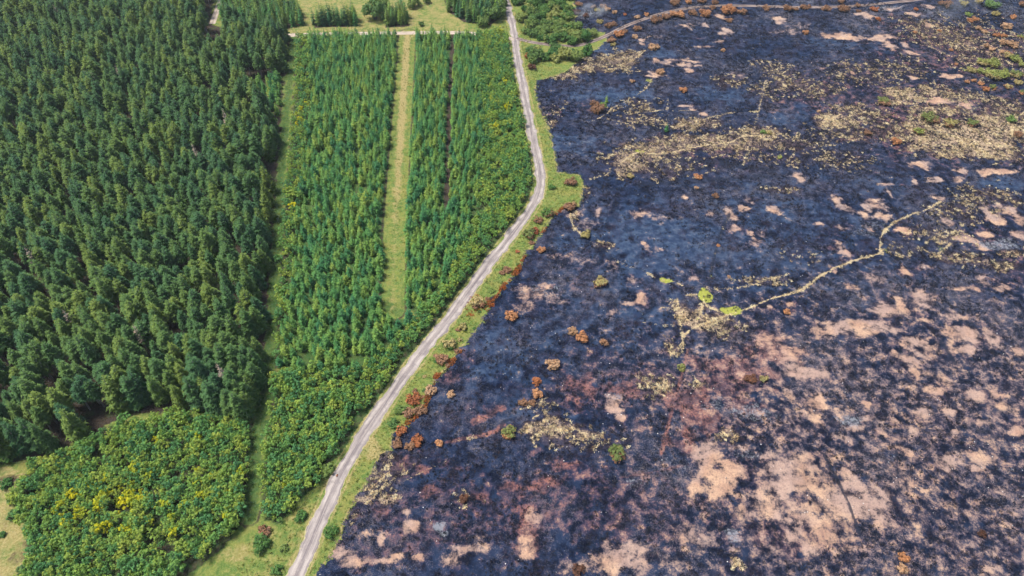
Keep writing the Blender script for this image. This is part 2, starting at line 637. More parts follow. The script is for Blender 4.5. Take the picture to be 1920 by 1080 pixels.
def ell(blobs, soft=0.55):
    """Union of soft ellipses given as (px, py, rx, ry, strength), laid on the ground."""
    out = np.zeros(NG)
    for px, py, rx, ry, s in blobs:
        cx, cy = g(px, py)
        ax = abs(g(px + rx, py)[0] - cx)
        ay = abs(g(px, py - ry)[1] - g(px, py + ry)[1]) / 2
        i0, i1 = np.searchsorted(XS, [cx - ax * 1.9, cx + ax * 1.9])
        j0, j1 = np.searchsorted(YS, [cy - ay * 1.9, cy + ay * 1.9])
        if i1 <= i0 or j1 <= j0:
            continue
        sl = (np.arange(j0, j1)[:, None] * nx + np.arange(i0, i1)[None, :]).ravel()
        k = min(ax, ay) * .75
        q = np.hypot((GP[sl, 0] - cx + WX[sl] * k) / ax, (GP[sl, 1] - cy + WY[sl] * k) / ay)
        v = s * (1 - smooth(soft, 1.6, q))
        out[sl] = np.maximum(out[sl], v)
    return out


def lines(ls):
    """Bands along traced lines: (points, half width in m, strength)."""
    out = np.zeros(NG)
    for pts, w, s in ls:
        ln = chaikin(G(pts), 1)
        lo, hi = ln.min(0) - w * 3, ln.max(0) + w * 3
        i0, i1 = np.searchsorted(XS, [lo[0], hi[0]])
        j0, j1 = np.searchsorted(YS, [lo[1], hi[1]])
        if i1 <= i0 or j1 <= j0:
            continue
        sl = (np.arange(j0, j1)[:, None] * nx + np.arange(i0, i1)[None, :]).ravel()
        d = seg_dist(GP[sl], ln)
        out[sl] = np.maximum(out[sl], s * (1 - smooth(w * .15, w * .95, d + .2 * WX[sl])))
    return out


TAN = [(1960, 640, 30, 16, .8), (1990, 740, 30, 20, .85), (1965, 840, 36, 20, .8), (2000, 930, 50, 26, .75), (1960, 420, 20, 10, .9), (2000, 330, 30, 8, .9), (1330, 885, 52, 48, 1.0), (1320, 845, 30, 22, .75), (1350, 915, 28, 22, .9), (1490, 905, 95, 45, .85), (1590, 935, 70, 60, .88), (1440, 955, 60, 48, .72), (1530, 985, 90, 38, .72), (1650, 925, 40, 35, .7),
       (1500, 860, 40, 18, .75), (1440, 850, 35, 16, .6), (1700, 900, 40, 30, .55), (1150, 1050, 60, 28, .85), (1180, 1025, 40, 20, .7), (1085, 1065, 50, 18, .6), (1300, 1010, 60, 28, .6), (1250, 1050, 50, 20, .5),
       (1450, 1030, 40, 22, .6), (1530, 1030, 28, 22, .75), (1590, 1030, 16, 12, .8), (1600, 608, 70, 15, .85), (1655, 580, 40, 16, .85), (1690, 575, 18, 24, .85), (1560, 622, 60, 12, .75), (1640, 620, 60, 12, .75),
       (1720, 560, 28, 26, .8), (1735, 600, 24, 8, .7), (1790, 595, 34, 8, .75), (1800, 625, 38, 18, .95), (1810, 655, 20, 16, .9), (1725, 645, 34, 22, .85), (1700, 680, 26, 20, .9), (1740, 665, 30, 18, .6), (1785, 650, 12, 18, .6),
       (1860, 635, 16, 18, .8), (1905, 660, 18, 10, .8), (1875, 540, 22, 10, .75), (1870, 570, 18, 12, .5), (1800, 540, 34, 6, .7), (1834, 543, 7, 6, 1.0), (1500, 695, 40, 16, .88), (1530, 702, 26, 10, .9), (1470, 660, 40, 34, .7), (1450, 640, 34, 20, .6),
       (1530, 760, 26, 18, .9), (1530, 780, 12, 12, .9), (1480, 740, 16, 22, .7), (1625, 757, 12, 9, 1.0), (1750, 732, 24, 10, 1.0), (1770, 715, 30, 14, .7), (1829, 744, 15, 13, 1.0), (1862, 742, 12, 11, 1.0), (1780, 770, 18, 10, .9), (1730, 775, 22, 10, .8),
       (1678, 788, 9, 7, 1.0), (1657, 815, 9, 7, 1.0), (1622, 785, 10, 9, .9), (1600, 800, 40, 10, .65), (1640, 790, 30, 12, .6), (1845, 790, 22, 8, .8), (1905, 810, 16, 14, 1.0), (1890, 770, 30, 14, .7), (1715, 810, 16, 12, .8), (1790, 810, 14, 8, .8),
       (1770, 865, 26, 20, .8), (1840, 860, 28, 22, .85), (1835, 880, 14, 10, .95), (1696, 845, 12, 12, .85), (1630, 850, 18, 12, .6), (1870, 920, 30, 14, .6), (1790, 960, 26, 16, .5), (1700, 990, 34, 14, .5), (1850, 1040, 40, 14, .45),
       (1155, 765, 16, 22, .95), (1150, 745, 8, 8, .6), (1100, 740, 20, 10, .3), (775, 985, 16, 17, 1.0), (762, 962, 9, 7, .9), (640, 1035, 30, 14, .8), (665, 1050, 34, 14, .75), (720, 1050, 28, 9, .95), (745, 1040, 20, 8, .9), (715, 1010, 8, 18, .8), (690, 1000, 40, 10, .5),
       (785, 1045, 16, 9, .8), (880, 1030, 40, 16, .75), (850, 1050, 30, 12, .7), (905, 1010, 20, 10, .6), (985, 1020, 24, 34, .8), (1000, 975, 20, 16, .7), (1000, 550, 34, 20, .62), (1026, 540, 6, 5, 1.0), (985, 575, 24, 14, .55), (1040, 560, 30, 14, .5),
       (1198, 559, 11, 9, .95), (1180, 566, 24, 6, .6), (1150, 588, 18, 8, .5), (1120, 620, 20, 8, .4), (1185, 525, 10, 6, .7), (1250, 525, 20, 8, .5), (1300, 520, 12, 7, .7), (1150, 500, 14, 14, .6), (1210, 462, 8, 10, .8), (1090, 490, 50, 10, .42), (1060, 485, 40, 14, .4), (1080, 400, 22, 12, .55), (1117, 395, 12, 9, .8), (1100, 420, 26, 10, .5),
       (1200, 400, 26, 9, .6), (1240, 410, 30, 12, .5), (1230, 470, 30, 5, .5), (1285, 370, 9, 6, .8), (1330, 400, 14, 8, .6), (1370, 400, 12, 14, .8), (1397, 392, 10, 7, 1.0), (1452, 392, 11, 8, 1.0), (1375, 430, 12, 9, .9), (1405, 437, 10, 9, .8), (1405, 375, 14, 8, .6), (1415, 455, 12, 10, .7), (1430, 440, 12, 8, .5),
       (1500, 335, 13, 9, 1.0), (1450, 392, 11, 7, 1.0), (1570, 378, 13, 13, .9), (1590, 392, 18, 9, .75), (1640, 385, 26, 10, .85), (1622, 400, 12, 12, .8), (1660, 345, 16, 4, .8), (1668, 362, 4, 12, .8), (1655, 406, 16, 9, 1.0), (1729, 309, 16, 9, 1.0), (1755, 338, 14, 7, .9), (1716, 342, 6, 6, .9), (1760, 373, 16, 6, .8), (1870, 322, 44, 7, 1.0), (1800, 318, 16, 6, .8), (1795, 335, 14, 6, .7),
       (1855, 400, 14, 16, .95), (1870, 415, 16, 8, .95), (1888, 395, 18, 11, .9), (1912, 410, 12, 12, .9), (1692, 430, 16, 8, 1.0), (1778, 414, 12, 9, .9), (1538, 418, 9, 5, .9), (1580, 425, 12, 7, .8), (1630, 425, 14, 8, .6), (1812, 448, 30, 8, 1.0), (1838, 462, 14, 8, .9), (1850, 438, 18, 6, .9), (1905, 440, 16, 12, .8), (1582, 475, 14, 11, 1.0), (1575, 458, 12, 8, .7), (1568, 510, 10, 6, .8), (1700, 504, 12, 9, 1.0), (1735, 500, 12, 8, .6), (1640, 520, 20, 10, .7), (1600, 540, 18, 6, .7), (1675, 545, 12, 6, .6), (1840, 525, 14, 12, .7), (1480, 570, 10, 7, 1.0), (1446, 572, 8, 5, .9),
       (1572, 65, 30, 6, 1.0), (1600, 68, 24, 5, .95), (1650, 70, 28, 7, 1.0), (1665, 84, 12, 12, .95), (1695, 82, 8, 7, .9), (1710, 98, 10, 6, 1.0), (1458, 36, 14, 5, 1.0), (1461, 42, 9, 4, 1.0), (1612, 28, 12, 5, 1.0), (1632, 34, 16, 4, .9), (1707, 32, 11, 5, 1.0), (1738, 50, 10, 4, .9), (1351, 31, 9, 6, 1.0), (1712, 147, 8, 5, 1.0), (1776, 142, 16, 6, .95), (1800, 140, 12, 4, .95), (1762, 192, 32, 6, 1.0), (1808, 198, 14, 6, 1.0), (1595, 138, 8, 4, .9),
       (1361, 58, 12, 8, .9), (1290, 112, 22, 6, .7), (1282, 122, 18, 5, .7), (1305, 123, 12, 3, .9), (1290, 133, 9, 6, .95), (1230, 114, 8, 5, .9), (1204, 75, 8, 3, 1.0), (1203, 82, 7, 4, .9), (1238, 70, 26, 4, .5), (1255, 115, 22, 8, .6), (1320, 88, 20, 4, .7), (1350, 78, 12, 4, .7), (1285, 48, 20, 5, .6), (1320, 45, 8, 5, .8), (1285, 198, 16, 4, .9), (1300, 205, 9, 3, .9), (1320, 213, 8, 4, .9), (1385, 140, 20, 5, .5), (1225, 140, 18, 8, .8), (1480, 60, 40, 6, .5), (1500, 50, 30, 5, .5), (1740, 15, 20, 4, .7), (1670, 18, 20, 5, .7), (1820, 80, 16, 5, .6), (1850, 85, 18, 6, .6)]
PINK = [(1760, 230, 230, 80, .62), (1800, 90, 170, 70, .58), (1560, 190, 140, 40, .5), (1330, 280, 200, 40, .45), (1960, 250, 120, 120, .55), (1990, 500, 130, 120, .5), (1300, 730, 230, 100, .5), (900, 960, 230, 80, .48), (1500, 920, 300, 120, .5), (1150, 940, 230, 80, .5), (1080, 740, 140, 50, .4), (760, 990, 120, 60, .5), (1750, 800, 200, 120, .42), (1620, 160, 240, 50, .42), (1380, 700, 90, 60, .8), (1300, 760, 60, 50, .9), (1290, 830, 34, 24, 1.0), (1460, 660, 50, 40, .9), (1380, 740, 60, 40, .7), (1350, 690, 70, 40, .7), (1250, 830, 12, 12, 1.0), (1290, 810, 20, 14, 1.0), (1170, 730, 50, 26, .8), (1100, 720, 40, 24, .8), (1090, 750, 30, 18, .7), (1320, 930, 60, 50, .5),
        (1020, 905, 50, 18, .9), (990, 930, 60, 20, .6), (960, 915, 30, 10, .9), (790, 875, 24, 10, .9), (800, 915, 16, 10, 1.0), (900, 930, 26, 9, .9), (870, 880, 26, 10, .5), (830, 870, 30, 10, .5), (720, 960, 26, 20, .7), (740, 930, 20, 12, .8), (805, 925, 20, 10, .9), (700, 1040, 60, 30, .6), (985, 1000, 40, 50, .9), (1100, 890, 50, 18, .5), (1030, 960, 60, 30, .6), (1060, 870, 40, 14, .8), (1000, 850, 30, 12, .5),
        (860, 780, 60, 12, .35), (900, 770, 50, 18, .45), (840, 755, 30, 14, .3), (760, 870, 40, 26, .6), (1150, 800, 40, 30, .4), (1450, 600, 30, 10, .3), (1350, 980, 80, 40, .5), (1250, 1000, 90, 40, .5), (1200, 860, 50, 20, .4), (1160, 910, 60, 20, .5), (1500, 1010, 120, 50, .6), (1700, 880, 120, 60, .45), (1800, 780, 100, 50, .45), (1480, 800, 90, 40, .45), (1650, 720, 60, 40, .3), (1850, 940, 70, 50, .4), (1100, 200, 60, 16, .4), (1040, 210, 40, 16, .4), (1230, 280, 120, 30, .35), (1600, 190, 120, 40, .5), (1780, 230, 140, 70, .5), (1500, 140, 100, 30, .3), (1800, 110, 120, 60, .35), (1060, 520, 60, 60, .35), (1100, 660, 80, 40, .3), (1200, 640, 60, 30, .3), (880, 680, 20, 40, .4), (840, 710, 24, 14, .6)]
TUSS = [(1980, 260, 80, 50, .8), (1990, 480, 70, 30, .5), (1990, 110, 70, 50, .5), (1330, 268, 130, 18, .75), (1220, 285, 70, 22, .75), (1180, 305, 40, 22, .8), (1420, 250, 60, 14, .8), (1430, 268, 60, 14, .7), (1500, 270, 50, 14, .55), (1250, 310, 70, 20, .45), (1230, 330, 40, 10, .4), (1560, 228, 40, 18, .85), (1620, 215, 50, 20, .6), (1590, 205, 40, 12, .6), (1700, 180, 34, 14, 1.0), (1680, 192, 30, 10, .8), (1745, 175, 16, 14, 1.0), (1760, 210, 60, 12, .7),
        (1750, 250, 80, 22, .85), (1820, 262, 80, 28, 1.0), (1880, 240, 40, 30, .95), (1860, 290, 60, 14, .85), (1780, 288, 40, 8, .8), (1730, 275, 30, 10, .8), (1660, 245, 60, 20, .55), (1880, 200, 40, 20, .7), (1800, 180, 50, 14, .6), (1740, 62, 50, 22, .55), (1790, 75, 40, 25, .6), (1840, 100, 60, 40, .5), (1480, 155, 40, 18, .65), (1520, 165, 60, 16, .5), (1465, 135, 40, 20, .45), (1620, 140, 80, 20, .4), (1690, 130, 60, 20, .4), (1560, 300, 90, 16, .42), (1480, 300, 60, 14, .4), (1470, 355, 40, 6, .5),
        (1850, 370, 60, 22, .55), (1800, 400, 50, 20, .5), (1760, 440, 60, 20, .45), (1800, 485, 50, 14, .6), (1880, 500, 40, 10, .7), (1895, 475, 20, 10, .7), (1860, 495, 40, 8, .7), (1700, 470, 60, 16, .35), (1300, 596, 34, 22, .95), (1340, 605, 40, 18, .75), (1350, 620, 30, 12, .6), (1280, 580, 20, 20, .7), (1380, 612, 40, 8, .5), (1030, 805, 44, 26, .8), (995, 808, 16, 14, .95), (1060, 800, 40, 10, .7), (1100, 818, 30, 10, .8), (1040, 830, 50, 14, .5), (1120, 835, 60, 14, .4), (1010, 760, 40, 8, .5), (1230, 725, 40, 20, .55), (1245, 720, 10, 14, .9), (1310, 720, 24, 6, .6), (1260, 650, 16, 20, .6),
        (700, 905, 36, 34, .6), (680, 935, 28, 14, .85), (730, 935, 24, 12, .8), (730, 880, 40, 20, .55), (720, 860, 30, 10, .6), (660, 965, 24, 14, .5), (1368, 812, 20, 12, .8), (1370, 820, 34, 10, .5), (1160, 112, 40, 16, .75), (1130, 120, 40, 10, .7), (1180, 105, 20, 10, .7), (1090, 128, 40, 8, .8), (1050, 142, 30, 6, .8), (1185, 205, 50, 18, .45), (1200, 225, 50, 10, .5), (1290, 235, 40, 9, .8), (1320, 228, 40, 9, .7), (1040, 205, 26, 20, .35), (1035, 230, 8, 8, .7), (1100, 365, 8, 16, .5), (1075, 405, 8, 20, .5), (1370, 152, 40, 10, .5), (1430, 170, 30, 16, .45), (1380, 1055, 10, 10, .9), (870, 935, 16, 14, .5), (1130, 462, 24, 10, .6), (1430, 525, 60, 8, .5), (1240, 300, 30, 8, .4), (1400, 300, 60, 10, .3), (1500, 480, 60, 20, .2), (1600, 250, 80, 20, .5), (1840, 55, 60, 30, .4)]
ASH_SMOKE = [(1800, 60, 150, 50, .42), (1620, 60, 120, 30, .36), (1300, 100, 120, 40, .36), (1100, 25, 34, 10, .8), (1060, 15, 20, 8, .4), (1180, 905, 36, 14, .6), (1370, 1000, 20, 18, .8), (1410, 770, 60, 26, .7), (1350, 760, 40, 16, .6), (1590, 785, 34, 14, .8), (1160, 745, 26, 10, .7), (1250, 900, 30, 14, .5), (1400, 850, 40, 16, .6), (1260, 870, 40, 20, .5), (1020, 545, 40, 24, .6), (960, 580, 20, 16, .4), (1280, 460, 60, 16, .4), (1240, 455, 40, 14, .45), (1660, 860, 40, 20, .5), (1880, 880, 30, 30, .5), (1600, 560, 60, 20, .4), (1620, 430, 40, 14, .6), (1640, 420, 30, 12, .6), (1860, 455, 50, 14, .8), (1210, 70, 40, 10, .5), (1290, 45, 40, 14, .5), (1500, 5, 60, 8, .6), (1660, 15, 60, 8, .7), (1750, 25, 60, 14, .6), (1820, 35, 60, 20, .5), (1880, 20, 50, 24, .6), (1500, 55, 60, 10, .5), (1130, 630, 60, 20, .2), (820, 985, 14, 12, 1.0), (832, 1000, 12, 6, .9), (1300, 290, 20, 8, .4), (1390, 195, 60, 10, .3), (1100, 265, 16, 8, .6), (1120, 180, 40, 10, .4)]  # pale ash, with the smoke by the upper thicket painted in
SMOOTHB = [(1250, 470, 230, 100, .55), (1120, 620, 200, 70, .42), (960, 690, 130, 70, .45), (1480, 400, 200, 70, .45), (1560, 500, 160, 50, .4), (1230, 450, 110, 60, .9), (1350, 470, 60, 40, .7), (1440, 490, 60, 30, .6), (1200, 590, 60, 20, .8), (1120, 560, 80, 30, .5), (930, 660, 80, 60, .6), (1150, 180, 90, 20, .8), (1080, 270, 60, 20, .7), (1350, 180, 70, 16, .7), (1290, 225, 40, 8, .6), (1560, 80, 60, 14, .6), (1470, 220, 40, 14, .8), (1540, 200, 60, 12, .5), (1650, 90, 40, 12, .5), (1450, 390, 60, 30, .6), (1500, 500, 60, 12, .6), (1420, 540, 50, 8, .7), (1660, 350, 60, 20, .6), (1880, 345, 50, 10, .8), (980, 780, 60, 16, .4), (1330, 650, 50, 14, .6), (1560, 640, 60, 12, .4), (1120, 90, 60, 12, .8), (1240, 100, 30, 12, .8), (1310, 20, 40, 6, .3), (800, 640, 40, 60, .3), (860, 760, 50, 16, .5), (1060, 780, 40, 8, .6), (1770, 190, 20, 8, .4)]
GREEN = [(1372, 582, 22, 9, 1.0), (1322, 556, 11, 14, 1.0), (1200, 284, 12, 4, .9), (1251, 526, 14, 5, .8), (1660, 470, 6, 8, .6), (1768, 468, 10, 8, .5), (1900, 215, 24, 8, .5), (1215, 153, 8, 5, .6), (1306, 595, 6, 6, .5), (1545, 228, 12, 8, .3), (1277, 688, 6, 6, .5), (1333, 517, 4, 4, .6), (1815, 125, 14, 8, .6)]
LINES = [([(1765, 378), (1735, 395), (1700, 405), (1670, 420), (1652, 440), (1650, 470), (1655, 478)], .55, .9), ([(1655, 474), (1600, 490), (1560, 505), (1530, 522), (1500, 545), (1470, 553), (1440, 560), (1400, 580), (1370, 590), (1330, 603), (1300, 615), (1280, 630)], .6, 1.0),
         ([(1320, 545), (1318, 570), (1345, 585), (1372, 592)], .6, 1.0), ([(1285, 555), (1315, 551)], .6, .9), ([(1318, 570), (1310, 598), (1302, 604)], .45, .9), ([(1212, 512), (1235, 525), (1260, 527), (1280, 537)], .55, .85), ([(1480, 512), (1440, 524), (1400, 537), (1340, 543)], .8, .62),
         ([(1437, 148), (1427, 190), (1416, 235), (1406, 270), (1394, 308)], .75, .55), ([(1160, 312), (1180, 292), (1200, 283), (1225, 288), (1250, 288), (1290, 280), (1325, 272), (1370, 270), (1385, 257), (1410, 254)], .65, .95), ([(1243, 262), (1252, 285)], .5, .85), ([(1255, 288), (1274, 303)], .4, .7), ([(1238, 292), (1224, 305)], .4, .8), ([(1347, 248), (1347, 270)], .4, .7),
         ([(1098, 450), (1115, 458), (1135, 470), (1160, 490), (1215, 513)], .6, .5), ([(1368, 405), (1350, 440), (1340, 480), (1330, 515), (1325, 545)], .45, .45), ([(1270, 560), (1275, 600), (1282, 635), (1280, 660)], .6, .85), ([(1205, 604), (1230, 606), (1262, 610)], .3, .8), ([(1240, 577), (1258, 578)], .4, .8), ([(1280, 635), (1278, 660), (1290, 655)], .5, .7), ([(1290, 695), (1310, 718), (1330, 727)], .5, .6),
         ([(1105, 228), (1133, 218), (1150, 200), (1185, 185), (1215, 165), (1222, 150)], .4, .75), ([(1142, 225), (1152, 205)], .35, .7), ([(1195, 212), (1220, 210), (1245, 206), (1270, 207), (1300, 208)], .5, .75), ([(1180, 205), (1185, 225), (1190, 245)], .4, .8), ([(1140, 222), (1170, 228), (1190, 240)], .5, .7), ([(1202, 208), (1220, 190), (1232, 183)], .35, .6), ([(1256, 165), (1252, 190), (1254, 218)], .3, .6), ([(1265, 240), (1320, 222), (1370, 212), (1420, 207)], .6, .7), ([(1030, 214), (1060, 200)], .3, .6),
         ([(1710, 65), (1740, 85), (1780, 100), (1808, 112), (1822, 125)], .5, .85), ([(1718, 108), (1730, 122)], .4, .7), ([(1756, 480), (1768, 468), (1785, 455)], .5, .9), ([(1745, 447), (1780, 447), (1800, 440)], .35, .8), ([(1751, 152), (1755, 175), (1750, 182)], .6, .9), ([(1725, 210), (1722, 235)], .5, .8), ([(1716, 275), (1718, 292)], .6, .8), ([(1895, 255), (1900, 225), (1925, 208)], .7, .9), ([(1540, 232), (1575, 215)], .7, .9), ([(1105, 335), (1135, 328), (1145, 320)], .4, .7), ([(1300, 335), (1320, 325), (1350, 318)], .4, .6), ([(1070, 400), (1074, 425), (1090, 440)], .5, .8), ([(760, 900), (800, 880), (840, 862)], .3, .6), ([(820, 838), (850, 826), (900, 818)], .5, .5), ([(980, 766), (1010, 756), (1030, 745)], .4, .7), ([(1000, 785), (1015, 777), (1040, 785), (1070, 800), (1100, 815)], .4, .8), ([(1440, 130), (1480, 122), (1500, 130)], .3, .4), ([(1125, 100), (1165, 115), (1205, 96)], .5, .8), ([(1130, 132), (1170, 125), (1210, 95)], .5, .8)]
PLINES = [([(1290, 655), (1282, 690), (1268, 740), (1252, 800), (1240, 850)], .7, 1.0), ([(1290, 655), (1320, 600)], .2, .2), ([(835, 830), (880, 818), (925, 812), (945, 795)], 1.0, .9), ([(890, 790), (940, 765)], 2.0, .8), ([(1165, 895), (1250, 880), (1290, 870)], .5, .7), ([(1360, 70), (1330, 72)], .5, .5), ([(1345, 45), (1325, 70), (1300, 72)], .5, .5)]
DLINES = [([(1545, 850), (1562, 880), (1575, 905), (1592, 945), (1607, 985), (1612, 1000)], .55, 1.0), ([(1500, 745), (1520, 780)], .35, .6), ([(1680, 840), (1685, 925)], .5, .8), ([(1765, 640), (1790, 680)], 1.0, .9), ([(1368, 400), (1350, 440), (1340, 480), (1325, 545)], .9, .7), ([(1455, 330), (1300, 340), (1200, 345)], 3.0, .6), ([(1240, 300), (1350, 305), (1450, 320)], 2.5, .7), ([(940, 810), (942, 790), (960, 785)], .8, .9), ([(1700, 600), (1720, 640)], .6, .6)]

att = {}
insb = inside(GP, BURN)
dE = line_dist(GP, EDGE, 8.0)
att['burn'] = np.where(insb, 1, -1) * np.minimum(dE, 6.0)
att['tan'] = ell(TAN, .25)
lowright = smooth(150, 80, GP[:, 1]) * smooth(-20, 60, GP[:, 0])
att['tan'] = np.maximum(att['tan'], lowright * .42)
att['pink'] = np.maximum(.6 * ell([(a, b, c * 1.5 + 6, d * 1.5 + 4, e) for a, b, c, d, e in TAN if b > 420], .2), np.maximum(np.maximum(ell(PINK, .3), lines(PLINES)), lowright * .35))
att['tuss'] = ell(TUSS, .45)
att['ash'] = ell(ASH_SMOKE, .3)
att['smo'] = ell(SMOOTHB, .4)
att['line'] = lines(LINES)
att['lush'] = ell(GREEN, .5)
att['dark'] = lines(DLINES)
dR = line_dist(GP, ROAD, 12)
soil = np.zeros(NG)
for poly, s in ((SPRUCE, .95), (YOUNG_A, .36), (YOUNG_B, .36), (BIRCH_L, .55), (BIRCH_M, .5), (BIRCH_S, .5), (NOTCH, .7)):
    soil[inside(GP, poly)] = s
for pl in FAR_CONIF:
    soil[inside(GP, pl)] = .8
for ln in (RIDE1, GAP):
    d = line_dist(GP, ln, 4)
    if ln is RIDE1:
        soil = np.maximum(soil, .7 * np.exp(-((d - 1.7) / .4) ** 2))
    else:
        soil = np.maximum(soil, .9 * (1 - smooth(.5, 1.2, d)))
d2 = line_dist(GP, RIDE2, 6)
soil = np.maximum(soil, .7 * np.exp(-((d2 - 3.2) / .5) ** 2))
soil = np.maximum(soil, ell([(620, 685, 30, 7, .9), (700, 660, 18, 5, .6), (300, 765, 40, 10, .9), (120, 845, 40, 10, 1.0), (190, 805, 40, 10, .9), (440, 800, 40, 9, .9), (330, 1030, 60, 14, .7), (230, 930, 40, 14, .6), (215, 960, 26, 16, .7), (270, 1010, 18, 10, .6), (575, 210, 12, 8, .8), (30, 1040, 26, 30, .5), (20, 900, 20, 14, .7), (10, 980, 14, 30, .4)], .4))
dr1 = line_dist(GP, RIDE1, 4)
soil[dr1 < 1.25] *= .1
dr2 = line_dist(GP, RIDE2, 5)
soil[dr2 < 2.5] = 0
att['soil'] = soil
dry = np.zeros(NG)
dry[inside(GP, MEADOW)] = .54
dry[inside(GP, LEFTGRASS)] = .72
dry[inside(GP, G([(400, 1100), (470, 1000), (560, 960), (640, 860), (600, 1000), (545, 1100)]))] = .38
dry = np.maximum(dry, .72 * np.exp(-(dr2 / 1.5) ** 2) * smooth(110, 190, GP[:, 1]) + .42 * np.exp(-(dr2 / 1.2) ** 2))
dry = np.maximum(dry, .8 * np.exp(-((dR - 1.9) / .35) ** 2))
dry = np.maximum(dry, .95 * np.where(insb, 0, np.exp(-(dE / .5) ** 2)))
dry = np.maximum(dry, ell([(690, 830, 22, 16, .9), (700, 850, 18, 14, 1.0), (560, 1050, 20, 20, .4), (440, 1040, 40, 14, .5), (1030, 240, 10, 20, .5), (1020, 200, 8, 20, .6)], .5))
att['dry'] = dry
att['deep'] = np.maximum(np.where(dr1 < 1.3, .9, 0), ell([(735, 575, 16, 14, .8), (760, 560, 6, 20, .6), (725, 330, 5, 200, .3)], .5))  # deeper green: tree shade on the rides is painted into the grass
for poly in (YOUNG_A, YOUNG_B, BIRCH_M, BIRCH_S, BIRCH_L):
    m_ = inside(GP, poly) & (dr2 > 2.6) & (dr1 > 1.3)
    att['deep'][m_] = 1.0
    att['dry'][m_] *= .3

quad = (np.arange(ny - 1)[:, None] * nx + np.arange(nx - 1)[None, :]).ravel()
F = np.stack([quad, quad + 1, quad + nx + 1, quad + nx], 1)

mat, t = new_mat('moor_and_forest_floor')
p = t.pos()
A = {k: t.attr(k) for k in att}
n_big = t.noise(p, 0.05, 3)
n_mid = t.noise(p, 0.28, 5, 0.62)
n_m2 = t.noise(p, 0.8, 5, 0.65, 0.4)
n_fine = t.noise(p, 2.6, 4, 0.7)
n_ff = t.noise(p, 6.0, 3, 0.7)
# unburnt ground: grass, straw, soil
gr = t.mix(t.step(n_m2, .38, .62), (0.10, 0.19, 0.045), (0.23, 0.27, 0.07))
gr = t.mix(t.step(n_mid, .45, .66), gr, (0.27, 0.26, 0.075))
gr = t.mix(t.mul(t.step(n_ff, .38, .66), .5), gr, t.mix(t.step(n_fine, .4, .6), (0.11, 0.15, 0.04), (0.40, 0.38, 0.14)))
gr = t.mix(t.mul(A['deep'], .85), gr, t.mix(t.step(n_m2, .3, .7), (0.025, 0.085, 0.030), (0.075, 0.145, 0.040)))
dryf = t.step(t.add(A['dry'], t.add(t.mul(t.sub(n_m2, .5), 1.2), t.mul(t.sub(n_mid, .5), 1.2))), .25, .9)
straw = t.mix(t.step(n_fine, .35, .65), (0.30, 0.24, 0.09), (0.46, 0.38, 0.19))
gr = t.mix(dryf, gr, straw)
gr = t.mix(1.0, gr, (0.86, 0.88, 0.82), 'MULTIPLY')
soilf = t.step(t.add(A['soil'], t.mul(t.sub(n_m2, .5), 1.0)), .3, .75)
soilc = t.mix(t.step(n_fine, .3, .7), (0.030, 0.028, 0.022), (0.085, 0.060, 0.045))
soilc = t.mix(t.step(n_mid, .5, .75), soilc, (0.06, 0.10, 0.035))
gr = t.mix(soilf, gr, soilc)
# burnt moor
n_pat = t.noise(p, 0.5, 6, 0.66, 0.1)
ch = t.mix(t.step(n_pat, .40, .62), (0.0035, 0.007, 0.020), (0.012, 0.026, 0.070))
ch = t.mix(t.mul(t.step(n_mid, .44, .66), .75), ch, (0.020, 0.038, 0.088))
smo = t.step(t.add(A['smo'], t.mul(t.sub(n_mid, .5), 2.0)), .25, .85)
ch = t.mix(t.mul(smo, .75), ch, t.mix(t.step(n_pat, .4, .62), (0.022, 0.044, 0.100), (0.060, 0.098, 0.170)))
grain = t.step(t.add(n_ff, t.add(t.mul(t.sub(n_pat, .5), .5), t.mul(t.sub(n_big, .5), .5))), .54, .64)
ch = t.mix(t.mul(grain, t.sub(.62, t.mul(smo, .46))), ch, t.mix(t.step(n_m2, .4, .6), (0.11, 0.115, 0.16), (0.22, 0.185, 0.18)))
brown = t.step(t.noise(p, 0.13, 4, 0.6), .45, .65)
ch = t.mix(t.mul(t.mul(brown, t.step(n_fine, .42, .62)), .3), ch, (0.09, 0.056, 0.066))
pk = t.step(t.add(A['pink'], t.mul(t.sub(n_pat, .5), 2.4)), .35, 1.05)
pkc = t.mix(t.step(n_mid, .38, .62), (0.150, 0.078, 0.082), (0.40, 0.165, 0.115))
burn = t.mix(t.mul(pk, t.add(.22, t.mul(t.step(n_fine, .32, .6), .62))), ch, pkc)
tn_v = t.add(t.add(A['tan'], t.mul(t.sub(n_mid, .5), .9)), t.mul(t.sub(n_pat, .5), 2.0))
tn = t.step(t.add(tn_v, t.mul(t.sub(n_fine, .5), 1.3)), .42, .84)
tnc = t.mix(t.step(n_mid, .35, .65), (0.40, 0.25, 0.18), (0.64, 0.44, 0.29))
tnc = t.mix(t.mul(t.step(t.noise(p, .11, 3), .42, .58), .75), tnc, (0.39, 0.31, 0.285))
tnc = t.mix(t.mul(A['pink'], .45), tnc, (0.50, 0.27, 0.175))
tnc = t.mix(t.mul(t.step(n_fine, .46, .62), .6), tnc, (0.24, 0.16, 0.14))
tnc = t.mix(t.mul(t.step(t.add(n_ff, t.mul(t.sub(n_m2, .5), .6)), .60, .72), .7), tnc, (0.035, 0.04, 0.065))
burn = t.mix(t.mul(tn, .95), burn, tnc)
